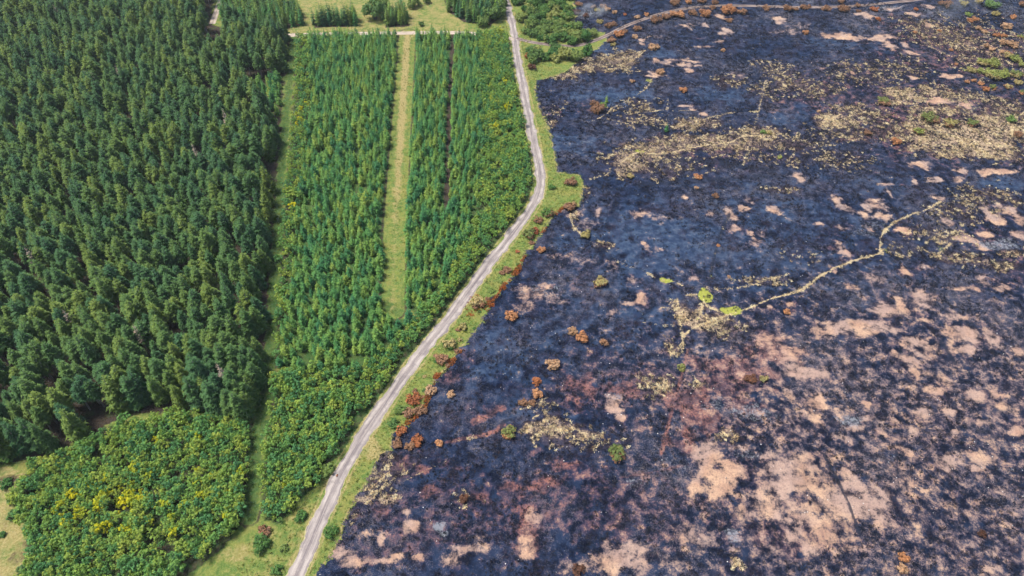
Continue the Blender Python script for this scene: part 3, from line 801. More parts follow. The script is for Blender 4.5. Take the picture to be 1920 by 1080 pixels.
# half burnt halo round the pale patches
halo = t.mul(t.step(tn_v, .25, .62), t.step(n_ff, .40, .60))
burn = t.mix(t.mul(halo, t.mul(t.sub(1.0, tn), .62)), burn, (0.26, 0.18, 0.16))
ash = t.step(t.add(A['ash'], t.mul(t.sub(t.noise(p, 1.3, 5, .7, 1.5), .5), 2.2)), .55, 1.0)
burn = t.mix(t.mul(ash, .6), burn, (0.34, 0.36, 0.40))
tsp = t.add(A['tuss'], t.mul(t.sub(n_fine, .5), 1.5))
burn = t.mix(t.mul(t.step(A['tuss'], .2, .7), .5), burn, (0.075, 0.045, 0.045))
burn = t.mix(t.mul(t.step(tsp, .58, 1.0), .85), burn, t.mix(t.step(n_ff, .4, .62), (0.30, 0.21, 0.14), (0.62, 0.49, 0.32)))
ln_ = t.step(t.add(A['line'], t.add(t.mul(t.sub(n_fine, .5), 2.4), t.mul(t.sub(n_pat, .5), 2.4))), .48, .95)
burn = t.mix(t.mul(ln_, .85), burn, t.mix(t.step(n_ff, .35, .65), (0.38, 0.28, 0.15), (0.62, 0.51, 0.30)))
burn = t.mix(t.step(t.add(A['lush'], t.mul(t.sub(n_fine, .5), .8)), .45, .7), burn, t.mix(t.step(n_ff, .35, .65), (0.22, 0.26, 0.04), (0.40, 0.40, 0.09)))
burn = t.mix(t.mul(t.step(t.add(A['dark'], t.mul(t.sub(n_m2, .5), .8)), .35, .75), .85), burn, (0.016, 0.022, 0.042))
edge = t.step(t.add(A['burn'], t.add(t.mul(t.sub(n_pat, .5), 5.0), t.mul(t.sub(n_fine, .5), 3.0))), -.12, .12)
col = t.mix(1.0, t.mix(edge, gr, burn), (0.78, 0.78, 0.78), 'MULTIPLY')
hgt = t.add(t.mul(n_fine, .6), t.add(t.mul(n_ff, .35), t.mul(n_m2, .8)))
nrm = t.bump(hgt, .8, .32)
t.out(col, .93, nrm, .1)

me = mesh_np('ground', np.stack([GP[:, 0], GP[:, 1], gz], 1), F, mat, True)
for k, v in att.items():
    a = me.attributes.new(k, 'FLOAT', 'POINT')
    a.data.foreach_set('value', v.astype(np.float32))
ground = bpy.data.objects.new('ground', me)
COL.objects.link(ground)
tag(ground, 'ground of green plantation floor and charred heath', 'ground', None, 'structure')


def sample(name, P):
    """Value of a ground mask at given spots."""
    i = np.clip(np.searchsorted(XS, P[:, 0]), 0, nx - 1)
    j = np.clip(np.searchsorted(YS, P[:, 1]), 0, ny - 1)
    return att[name][j * nx + i]


# ------------------------------------------------------------------ roads and tracks
def strip(name, line, half, mat, z, crown=0.05, across=13, wob=0.12, seed=0, label=None):
    seg = np.linalg.norm(np.diff(line, axis=0), axis=1)
    s = np.concatenate([[0], np.cumsum(seg)])
    n = int(s[-1] / .5)
    ss = np.linspace(0, s[-1], n)
    L = np.stack([np.interp(ss, s, line[:, 0]), np.interp(ss, s, line[:, 1])], 1)
    T = np.gradient(L, axis=0)
    T /= np.linalg.norm(T, axis=1)[:, None]
    N = np.stack([T[:, 1], -T[:, 0]], 1)
    us = np.linspace(-1, 1, across)
    V, U = [], []
    for u in us:
        hw = half * (1 + wob * (fbm(ss / 3.0 + 50 * np.sign(u), ss * 0, seed, 4) - .5) * 2 * abs(u))
        q = L + N * (u * hw)[:, None]
        rut = -.05 * math.exp(-((abs(u) - .52) / .16) ** 2)
        zz = z + crown * (1 - u * u) + rut
        if abs(u) > .99: zz = z - .03
        V.append(np.column_stack([q, np.full(n, zz) + (terrain(q) if name != 'road' else 0)]))
        U.append(np.full(n, u))
    V = np.stack(V, 1).reshape(-1, 3)
    U = np.stack(U, 1).ravel()
    q = (np.arange(n - 1)[:, None] * across + np.arange(across - 1)[None, :]).ravel()
    me = mesh_np(name, V, np.stack([q, q + across, q + across + 1, q + 1], 1), mat, True)
    a = me.attributes.new('across', 'FLOAT', 'POINT'); a.data.foreach_set('value', U.astype(np.float32))
    a = me.attributes.new('along', 'FLOAT', 'POINT'); a.data.foreach_set('value', np.repeat(ss, across).astype(np.float32))
    o = bpy.data.objects.new(name, me)
    COL.objects.link(o)
    tag(o, label, name, None, 'structure')
    return o


def road_mat(name, pale, mid, dark, grass=None, rut=.52):
    m, t = new_mat(name)
    p = t.pos()
    u, s = t.attr('across'), t.attr('along')
    cv = t.n('ShaderNodeCombineXYZ')
    t.put(cv.inputs[0], t.mul(u, 2.4)); t.put(cv.inputs[1], t.mul(s, .05))
    streak = t.noise(cv.outputs[0], 2.2, 4, .65)
    n1 = t.noise(p, 1.2, 5, .65)
    n2 = t.noise(p, 7.0, 3, .7)
    c = t.mix(t.step(streak, .35, .65), dark, mid)
    wheel = t.math('ABSOLUTE', t.sub(t.math('ABSOLUTE', u), rut))
    wf = t.sub(1.0, t.step(t.add(wheel, t.mul(t.sub(n1, .5), .6)), .05, .38))
    c = t.mix(t.mul(wf, t.add(.3, t.mul(t.step(t.noise(p, .25, 3), .4, .62), .5))), c, pale)
    c = t.mix(t.mul(t.step(n1, .5, .75), .35), c, pale)
    c = t.mix(t.mul(t.step(n2, .55, .75), .35), c, dark)
    pot = t.step(t.add(t.noise(cv.outputs[0], 5.0, 3, .6), t.mul(t.sub(n1, .5), .5)), .66, .78)
    c = t.mix(t.mul(pot, .9), c, dark)
    c = t.mix(t.mul(t.step(t.noise(p, .45, 4, .6), .52, .68), .45), c, dark)
    if grass:
        e = t.step(t.add(t.math('ABSOLUTE', u), t.mul(t.sub(n1, .5), .7)), .86, 1.05)
        c = t.mix(e, c, grass)
    t.out(c, .95, t.bump(t.add(n1, t.mul(n2, .5)), .4, .08), .1)
    return m


M['road'] = road_mat('pale_gravel', (0.40, 0.355, 0.325), (0.27, 0.235, 0.22), (0.13, 0.112, 0.118), (0.34, 0.31, 0.14))
M['track'] = road_mat('dirt_track', (0.34, 0.28, 0.25), (0.15, 0.105, 0.09), (0.05, 0.04, 0.045), None)
M['track2'] = road_mat('dirt_track_pink', (0.50, 0.42, 0.36), (0.40, 0.33, 0.27), (0.24, 0.20, 0.16), (0.30, 0.29, 0.12))
strip('road', ROAD, 1.48, M['road'], .03, wob=.5, seed=5, label='pale rutted gravel road bending between green plantation and burnt heath')
strip('gravel_lane', GRAVEL, 1.3, M['track2'], .025, seed=6, label='narrow gravel lane crossing behind the young conifer blocks')
strip('forest_track', LTRACK, 1.2, M['track2'], .025, seed=7, label='short pale track at the top edge of the old forest')
strip('moor_track', TRACK, 1.0, M['track'], .03, seed=8, label='twin rut dirt track curving across the top of the burnt heath')


# ------------------------------------------------------------------ scatter spots
def grid_pts(poly, dx, dy, jit, seed, rot=0.0, stag=True):
    R = np.random.RandomState(seed)
    c, s = math.cos(rot), math.sin(rot)
    Rm = np.array([[c, -s], [s, c]])
    q = poly @ Rm
    lo, hi = q.min(0), q.max(0)
    xs = np.arange(lo[0], hi[0] + dx, dx)
    ys = np.arange(lo[1], hi[1] + dy, dy)
    X, Y = np.meshgrid(xs, ys)
    if stag:
        X = X + (np.arange(len(ys)) % 2)[:, None] * dx * .5
    P = np.stack([X.ravel(), Y.ravel()], 1) + R.uniform(-jit, jit, (X.size, 2)) * [dx, dy]
    P = P @ Rm.T
    return P[inside(P, poly)]


def in_view(P, mx=40, my=40):
    px, py = to_px(P[:, 0], P[:, 1])
    return (px > -mx) & (px < 1920 + mx) & (py > -my) & (py < 1080 + my)


rowdir = RIDE2[0] - RIDE2[-1]
ROWROT = -math.atan2(rowdir[0], rowdir[1])
rs = np.random.RandomState(77)


def plant(kind, protos, P, hs, names, label_fn, stuff, n_ind, seed, tilt=.03, pick=None):
    """Nearest n_ind in view become single trees, the rest one mass."""
    R = np.random.RandomState(seed)
    n = len(P)
    depth = np.hypot(P[:, 1] * C_ + H * S_, 0)
    px, py = to_px(P[:, 0], P[:, 1])
    vis = (px > 0) & (px < 1920) & (py > -5) & (py < 1085)
    order = np.argsort(np.where(vis, depth, 1e9))
    ind = order[:min(n_ind, int(vis.sum()))]
    mass = np.setdiff1d(np.arange(n), ind)
    rot = np.column_stack([R.normal(0, tilt, n), R.normal(0, tilt, n), R.uniform(0, 6.28, n)])
    wid = R.uniform(.86, 1.16, n)
    scl = np.column_stack([hs * wid, hs * wid, hs])
    idx = R.randint(0, len(protos), n) if pick is None else pick
    z = terrain(P)
    for k in ind:
        me_c, me_t = protos[idx[k]]
        lab, grp = label_fn(P[k], px[k], py[k])
        e = empty(kind, (P[k, 0], P[k, 1], z[k] - .03), 0, tuple(scl[k]), lab, names[1], grp)
        e.rotation_euler = tuple(rot[k])
        part('trunk', me_t, e)
        part('crown', me_c, e)
    if len(mass):
        scatter(stuff[0], stuff[1], stuff[2], np.column_stack([P[mass], z[mass] - .03]), rot[mass], scl[mass], idx[mass], [joined(*protos[i]) for i in range(len(protos))])
    return ind, mass


def joined(me_c, me_t):
    """Crown and trunk as one mesh with both materials, for the masses."""
    def arr(me):
        v = np.zeros(len(me.vertices) * 3, np.float32); me.vertices.foreach_get('co', v)
        me.calc_loop_triangles()
        f = np.zeros(len(me.loop_triangles) * 3, np.int32); me.loop_triangles.foreach_get('vertices', f)
        return v.reshape(-1, 3), f.reshape(-1, 3)
    v1, f1 = arr(me_c); v2, f2 = arr(me_t)
    return mesh_np(me_c.name + '_whole', np.vstack([v1, v2]), np.vstack([f1, f2 + len(v1)]), [me_c.materials[0], me_t.materials[0]], False,
                   np.concatenate([np.zeros(len(f1)), np.ones(len(f2))]))


# ---- mature spruce
def spruce_proto(seed, h, r, z0, mat=None, levels=14, nb=10):
    if z0 < 1: levels += 4
    V, T = conifer_crown(h, r, z0, levels, nb, seed, droop=.42, up=.42, fat=.42, power=.72 if z0 > 1 else .66, bend=random.Random(seed).uniform(-.4, .4))
    c = mesh_np('spruce_crown', V, T, mat or M['spruce'])
    R = random.Random(seed)
    b = [(0, 0, -.1), (.03, .02, h * .3), (.02, -.03, h * .6), (0, 0, h * .95)]
    v, f = tube(b, [.2, .16, .11, .03], 6)
    return c, mesh_np('spruce_trunk', v, f, M['bark'])


SP = [spruce_proto(100 + k, 9.6 + .45 * (k % 4), 1.80 + .14 * (k % 3), 4.3 + .4 * (k % 3)) for k in range(7)]
SP += [spruce_proto(120 + k, 8.8 + .5 * k, 2.15, .6) for k in range(3)]        # edge trees, boughs down to the ground
P = grid_pts(SPRUCE, 2.9, 3.05, .36, 1, 0.25)
dr = line_dist(P, RIDE1, 8)
P = P[(dr > 1.7) & in_view(P, 170, 120)]
P = P[line_dist(P, LTRACK, 6) > 2.6]
P = P[~inside(P, G([(392, 50), (388, 110), (425, 112), (440, 60), (440, -20), (405, -20)]))]
keep = rs.rand(len(P)) > .10
P = np.vstack([P[keep], G([(470, 772), (477, 748), (484, 724), (458, 782), (463, 756), (470, 735), (448, 770), (440, 782), (488, 700)])])
hs = rs.uniform(.86, 1.16, len(P)) * (1 - .08 * (line_dist(P, RIDE1, 14) < 4))
print('spruce', len(P))
DEADPX = [(187, 137), (112, 12), (370, 262), (120, 80), (230, 125), (425, 215), (273, 112), (75, 480), (268, 620), (372, 262), (148, 585), (425, 690)]


EB = G([(-120, 905), (-30, 872), (60, 862), (110, 845), (150, 824), (200, 795), (260, 776), (320, 762), (380, 772), (455, 785), (487, 752)])


def spruce_label(q, px, py):
    d = line_dist(q[None], RIDE1, 20)[0]
    e = line_dist(q[None], EB, 30)[0]
    side = 'left' if px < 130 else ('middle' if px < 300 else 'ride')
    where = {'left': 'at its left end', 'middle': 'at its middle', 'ride': 'near the narrow ride'}[side]
    if d < 4.6:
        return 'green spruce with boughs to the ground on the forest edge beside the narrow ride', 'spruces along the narrow grassy ride'
    if e < 3.4:
        return 'green spruce in the front row above the sapling thicket, ' + where, 'front row spruces above the sapling thicket, ' + side
    if e < 9:
        return 'tall green spruce close behind the front row above the sapling thicket, ' + where, 'spruces close behind the front row, ' + side
    if d < 10:
        return 'tall dark green spruce a few trees in from the narrow ride', 'spruces a few trees in from the narrow ride'
    if e < 18:
        return 'tall dark green spruce several rows behind the forest front, ' + where, 'spruces several rows behind the front, ' + side
    return 'tall dark green spruce deep inside the old forest, ' + where, 'spruces deep inside the old forest, ' + side


eb = G([(-120, 905), (-30, 872), (60, 862), (110, 845), (150, 824), (200, 795), (260, 776), (320, 762), (380, 772), (455, 785), (487, 752)])
edge_tree = (line_dist(P, RIDE1, 8) < 4.6) | (line_dist(P, eb, 8) < 3.4)
pick = np.where(edge_tree, rs.randint(7, 10, len(P)), rs.randint(0, 7, len(P)))
plant('spruce_tree', SP, P, hs, ('spruce', 'spruce tree'), spruce_label,
      ('old_forest', 'dense dark spruce forest receding to the top left', 'forest'), 290, 5, .035, pick)
SPD = [spruce_proto(140 + k, 11.0, 1.15, 4.5, M['spruce_dead'], 12, 6) for k in range(2)]
for k, (px, py) in enumerate([(195, 190), (125, 60), (385, 330), (240, 175), (437, 262), (90, 525), (285, 668), (160, 640), (438, 740)]):
    x, y = g(px, py)
    e = empty('dead_spruce', (x, y, 0), k * 1.3, .98 + .03 * (k % 3),
              ['bare grey spruce top among green spruces at upper left', 'bare grey spruce near the top left corner', 'greyish dying spruce in the middle of the old forest', 'pale bare spruce top just right of another grey one',
               'grey brown dying spruce close to the upper narrow ride', 'bare grey spruce at the left frame side', 'thin grey spruce in the lower half of the old forest', 'bare grey spruce top in the lower left forest', 'pale dying spruce just above the forest edge by the ride'][k], 'spruce tree')
    part('trunk', SPD[k % 2][1], e)
    part('crown', SPD[k % 2][0], e)

# ---- young conifers
def young_proto(seed, h, r):
    V, T = conifer_crown(h, r, .5, 11, 7, seed, droop=.12, up=.62, fat=.42, power=.85)
    c = mesh_np('young_conifer_crown', V, T, M['young'])
    v, f = tube([(0, 0, -.1), (0, 0, h * .9)], [.09, .02], 5)
    return c, mesh_np('young_conifer_trunk', v, f, M['stem'])


YG = [young_proto(200 + k, 4.6 + .3 * (k % 4), 1.2 + .1 * (k % 3)) for k in range(6)]
PA = np.vstack([grid_pts(YOUNG_A, 1.6, 1.8, .33, 2, ROWROT), grid_pts(YOUNG_B, 1.6, 1.78, .33, 3, ROWROT), grid_pts(NOTCH, 1.8, 1.8, .3, 4, 0)])
PA = PA[((line_dist(PA, RIDE2, 8) > 3.6) | (PA[:, 1] < 122.5 + 5 * fbm(PA[:, 0] / 2, PA[:, 1] / 2, 87, 2))) & (line_dist(PA, GAP, 5) > .95) & (line_dist(PA, GRAVEL, 5) > 1.7)]
hole = ell([], 1)
keep = (rs.rand(len(PA)) > .06) & (fbm(PA[:, 0] / 5, PA[:, 1] / 5, 33, 2) < .80)
PA = PA[keep]
hs = rs.uniform(.58, 1.08, len(PA)) * (0.82 + .36 * fbm(PA[:, 0] / 14, PA[:, 1] / 14, 41, 2))
print('young', len(PA))


def young_label(q, px, py):
    if line_dist(q[None], RIDE2, 8)[0] < 6 and py < 600:
        return 'bright green young conifer on the edge of the wide grassy ride', 'young conifers along the wide grassy ride'
    if px > 740 and py < 620:
        return 'bright green young conifer between the wide ride and the gravel road', 'young conifers between wide ride and gravel road'
    if px < 560:
        return 'bright green young conifer near the narrow ride, lower corner of the block', 'young conifers near the narrow ride'
    return 'bright green young conifer in the lower rows between the two rides', 'young conifers between the two rides'


plant('young_conifer', YG, PA, hs, ('young', 'conifer'), young_label,
      ('young_plantation', 'rows of bright green young conifers in the plantation blocks', 'plantation'), 290, 6, .03)

# far conifers beyond the lane
PF = np.vstack([grid_pts(FAR_CONIF[0], 2.3, 2.5, .3, 7), grid_pts(FAR_CONIF[1], 1.9, 2.2, .25, 8), grid_pts(FAR_CONIF[2], 2.2, 2.6, .3, 9), grid_pts(FAR_CONIF[3], 2.4, 2.8, .3, 10)])
R_ = np.random.RandomState(3)
FC = []
for k in range(3):
    V, T = conifer_crown(8.0, 1.6, .6, 13, 8, 260 + k, droop=.3, up=.4, fat=.4, power=.8)
    v, f = tube([(0, 0, -.1), (0, 0, 7)], [.14, .02], 5)
    FC.append((mesh_np('conifer_crown', V, T, M['young'] if k == 2 else M['spruce']), mesh_np('conifer_trunk', v, f, M['stem'])))


def far_label(q, px, py):
    if px < 580: return 'mid height conifer behind the old forest beside the dry meadow', 'conifers at the left end of the dry meadow'
    if px < 690: return 'dark conifer in the short hedge-like row on the dry meadow', 'conifers in the short row on the dry meadow'
    if px < 800: return 'dark conifer beside the round bushy tree on the dry meadow', 'conifers beside the round bushy tree'
    return 'tall conifer behind the young plantation beside the far gravel road', 'conifers beside the far gravel road'


PF = PF[in_view(PF, 40, 60)]
hsf = R_.uniform(.75, 1.1, len(PF))
print('far conifers', len(PF))
plant('conifer_tree', FC, PF, hsf, ('conifer', 'conifer'), far_label, ('far_conifers', 'conifers standing beyond the upper edge', 'conifers'), 290, 8, .03)

# ---- saplings
def sapling_proto(seed, h, r, mat, n=150):
    c, q = lobes(r, h * .8, 8, seed, h * .15, .85, .22, .46)
    c.append((0, 0, h * .9)); q.append(r * .35)
    V, T = leaf_cloud(c, q, int(n * 1.25), .135, seed, 1.05, .3)
    v, f = tube([(0, 0, -.1), (.03, 0, h * .8)], [.05, .012], 5)
    return mesh_np('sapling_crown', V, T, mat), mesh_np('sapling_stem', v, f, M['stem'])


BR = [sapling_proto(300 + k, 2.6 + .25 * (k % 3), .72 + .08 * (k % 4), M['birch']) for k in range(8)]
BY = [sapling_proto(330 + k, 2.4, .68, M['birch_yellow'], 130) for k in range(2)]
PB = np.vstack([grid_pts(BIRCH_L, .92, .92, .48, 11), grid_pts(BIRCH_M, .98, .98, .48, 12), grid_pts(BIRCH_S, 1.3, 1.3, .42, 13)])
ppx, ppy = to_px(PB[:, 0], PB[:, 1])
f = fbm(PB[:, 0] / 4, PB[:, 1] / 4, 51, 3)
openp = np.zeros(len(PB))
for (cx, cy, rx, ry, s) in [(225, 930, 16, 10, .9), (217, 965, 22, 14, .9), (240, 960, 16, 16, .8), (330, 1035, 50, 16, .8), (265, 1045, 26, 14, .75), (350, 900, 20, 6, .6), (360, 1010, 26, 8, .7), (300, 935, 24, 8, .6), (175, 890, 18, 6, .7), (620, 690, 40, 8, .6)]:
    openp = np.maximum(openp, s * np.exp(-((ppx - cx) / rx) ** 2 - ((ppy - cy) / ry) ** 2))
keep = (rs.rand(len(PB)) > openp) & (f < .76) & (line_dist(PB, ROAD, 10) > 2.7) & (line_dist(PB, RIDE1, 6) > 1.3) & (line_dist(PB, RIDE2, 8) > 3.2) & in_view(PB, 40, 60)
PB = PB[keep]
ppx, ppy = to_px(PB[:, 0], PB[:, 1])
yel = np.zeros(len(PB))
for (cx, cy, rx, ry, s) in [(220, 950, 70, 36, .62), (180, 965, 60, 40, .35), (300, 980, 50, 20, .35), (240, 900, 80, 30, .15), (302, 832, 10, 8, .7), (190, 865, 12, 10, .7), (560, 215, 10, 22, .7), (555, 400, 10, 40, .35), (340, 930, 120, 50, .05), (940, 70, 14, 12, .5), (945, 200, 20, 60, .06)]:
    yel = np.maximum(yel, s * np.exp(-((ppx - cx) / rx) ** 2 - ((ppy - cy) / ry) ** 2))
isy = rs.rand(len(PB)) < yel
hs = rs.uniform(.5, 1.3, len(PB)) * (.8 + .45 * fbm(PB[:, 0] / 6, PB[:, 1] / 6, 57, 2))
print('saplings', len(PB), 'yellow', isy.sum())


def sap_label(q, px, py):
    if px < 478:
        row = 'top part, below the spruces' if py < 860 else ('yellow flecked middle' if py < 990 else 'bottom part by the frame edge')
        col_ = 'left side' if px < 130 else ('ride side' if px > 380 else 'centre')
        return 'green leafy sapling in the lower left thicket, %s, %s' % (row, col_), 'saplings of the lower left thicket, %s, %s' % (row, col_)
    if line_dist(q[None], ROAD, 12)[0] < 5:
        return 'green leafy sapling at the grass verge of the lower gravel road', 'saplings at the verge of the lower road'
    return 'green leafy sapling in the strip between narrow ride and gravel road', 'saplings between narrow ride and gravel road'


def yel_label(q, px, py):
    if py > 700: return 'bright yellow leaved sapling among green ones in the lower left thicket', 'yellow saplings in the lower left thicket'
    if px > 800: return 'yellow leaved sapling beside the upper gravel road', 'yellow saplings beside the upper gravel road'
    return 'bright yellow sapling in the pale strip beside the narrow ride', 'yellow saplings beside the narrow ride'


plant('sapling', BR, PB[~isy], hs[~isy], ('sapling', 'sapling'), sap_label,
      ('sapling_thicket', 'dense thicket of small green leafy saplings', 'thicket'), 290, 9, .08)
plant('yellow_sapling', BY, PB[isy], hs[isy] * 1.1, ('sapling', 'sapling'), yel_label,
      ('yellow_thicket', 'scattered yellow saplings beyond the frame', 'thicket'), 290, 10, .08)

# ---- shrubs: one by one
SHRUB_MESH = {}


def shrub_meshes(key, seed, n, size, matname, lo=None, hi=None):
    """Unit dome of leaf clumps, optionally only a slice of it by height."""
    k = (key, seed, matname, lo, hi)
    if k in SHRUB_MESH:
        return SHRUB_MESH[k]
    c, q = lobes(1.0, 1.0, 11, seed, .02, .72, .22, .5)
    V, T = leaf_cloud(c, q, n, size, seed, .85, .4, .45)
    V[:, 2] = np.maximum(V[:, 2], .02)
    if lo is not None:
        R = np.random.RandomState(seed + 5)
        zc = V[T].mean(1)
        side = zc[:, 2] + .18 * zc[:, 0] + R.normal(0, .09, len(T))
        T = T[(side >= lo) & (side < hi)]
    SHRUB_MESH[k] = mesh_np(key, V, T, M[matname])
    return SHRUB_MESH[k]


def stem_mesh(seed):
    k = ('stem', seed)
    if k not in SHRUB_MESH:
        R = np.random.RandomState(seed)
        parts = []
        for j in range(7):
            a = 6.283 * j / 7 + R.uniform(-.3, .3)
            d = R.uniform(.3, .65)
            parts.append(tube([(0.05 * math.cos(a), .05 * math.sin(a), -.05), (d * .5 * math.cos(a), d * .5 * math.sin(a), .4), (d * math.cos(a), d * math.sin(a), .8)], [.05, .035, .012], 4))
        V, F = join(parts)
        SHRUB_MESH[k] = mesh_np('shrub_stems', V, F, M['stem'])
    return SHRUB_MESH[k]


NS = [0]


def shrub(px, py, r, mats, label, group=None, tall=.85, name='shrub', cat='shrub', dense=1.0):
    """mats: one material name, or (lower, upper) for a shrub green on top and scorched below."""
    NS[0] += 1
    k = NS[0]
    x, y = g(px, py + r * .35)
    R = r / pxm(py) * 1.04
    e = empty(name, (x, y, zat(x, y) - .05), k * 2.4, (R, R * (.9 + .2 * ((k * 7) % 5) / 5), R * tall), label, cat, group)
    sd_ = 500 + (k * 37) % 6
    big = 0 if R < 1.3 else (1 if R < 2.4 else 2)
    n, size = [(230, .19), (420, .14), (700, .105)][big]
    n = int(n * dense)
    part('stems', stem_mesh(sd_), e)
    if isinstance(mats, tuple):
        part('lower_foliage', shrub_meshes('scorched_foliage_%d' % big, sd_, n, size, 'bush_' + mats[0], -1, .62), e)
        part('upper_foliage', shrub_meshes('live_foliage_%d' % big, sd_, n, size, 'bush_' + mats[1], .62, 9), e)
    else:
        part('foliage', shrub_meshes('shrub_foliage_%d' % big, sd_, n, size, 'bush_' + mats), e)
    return e


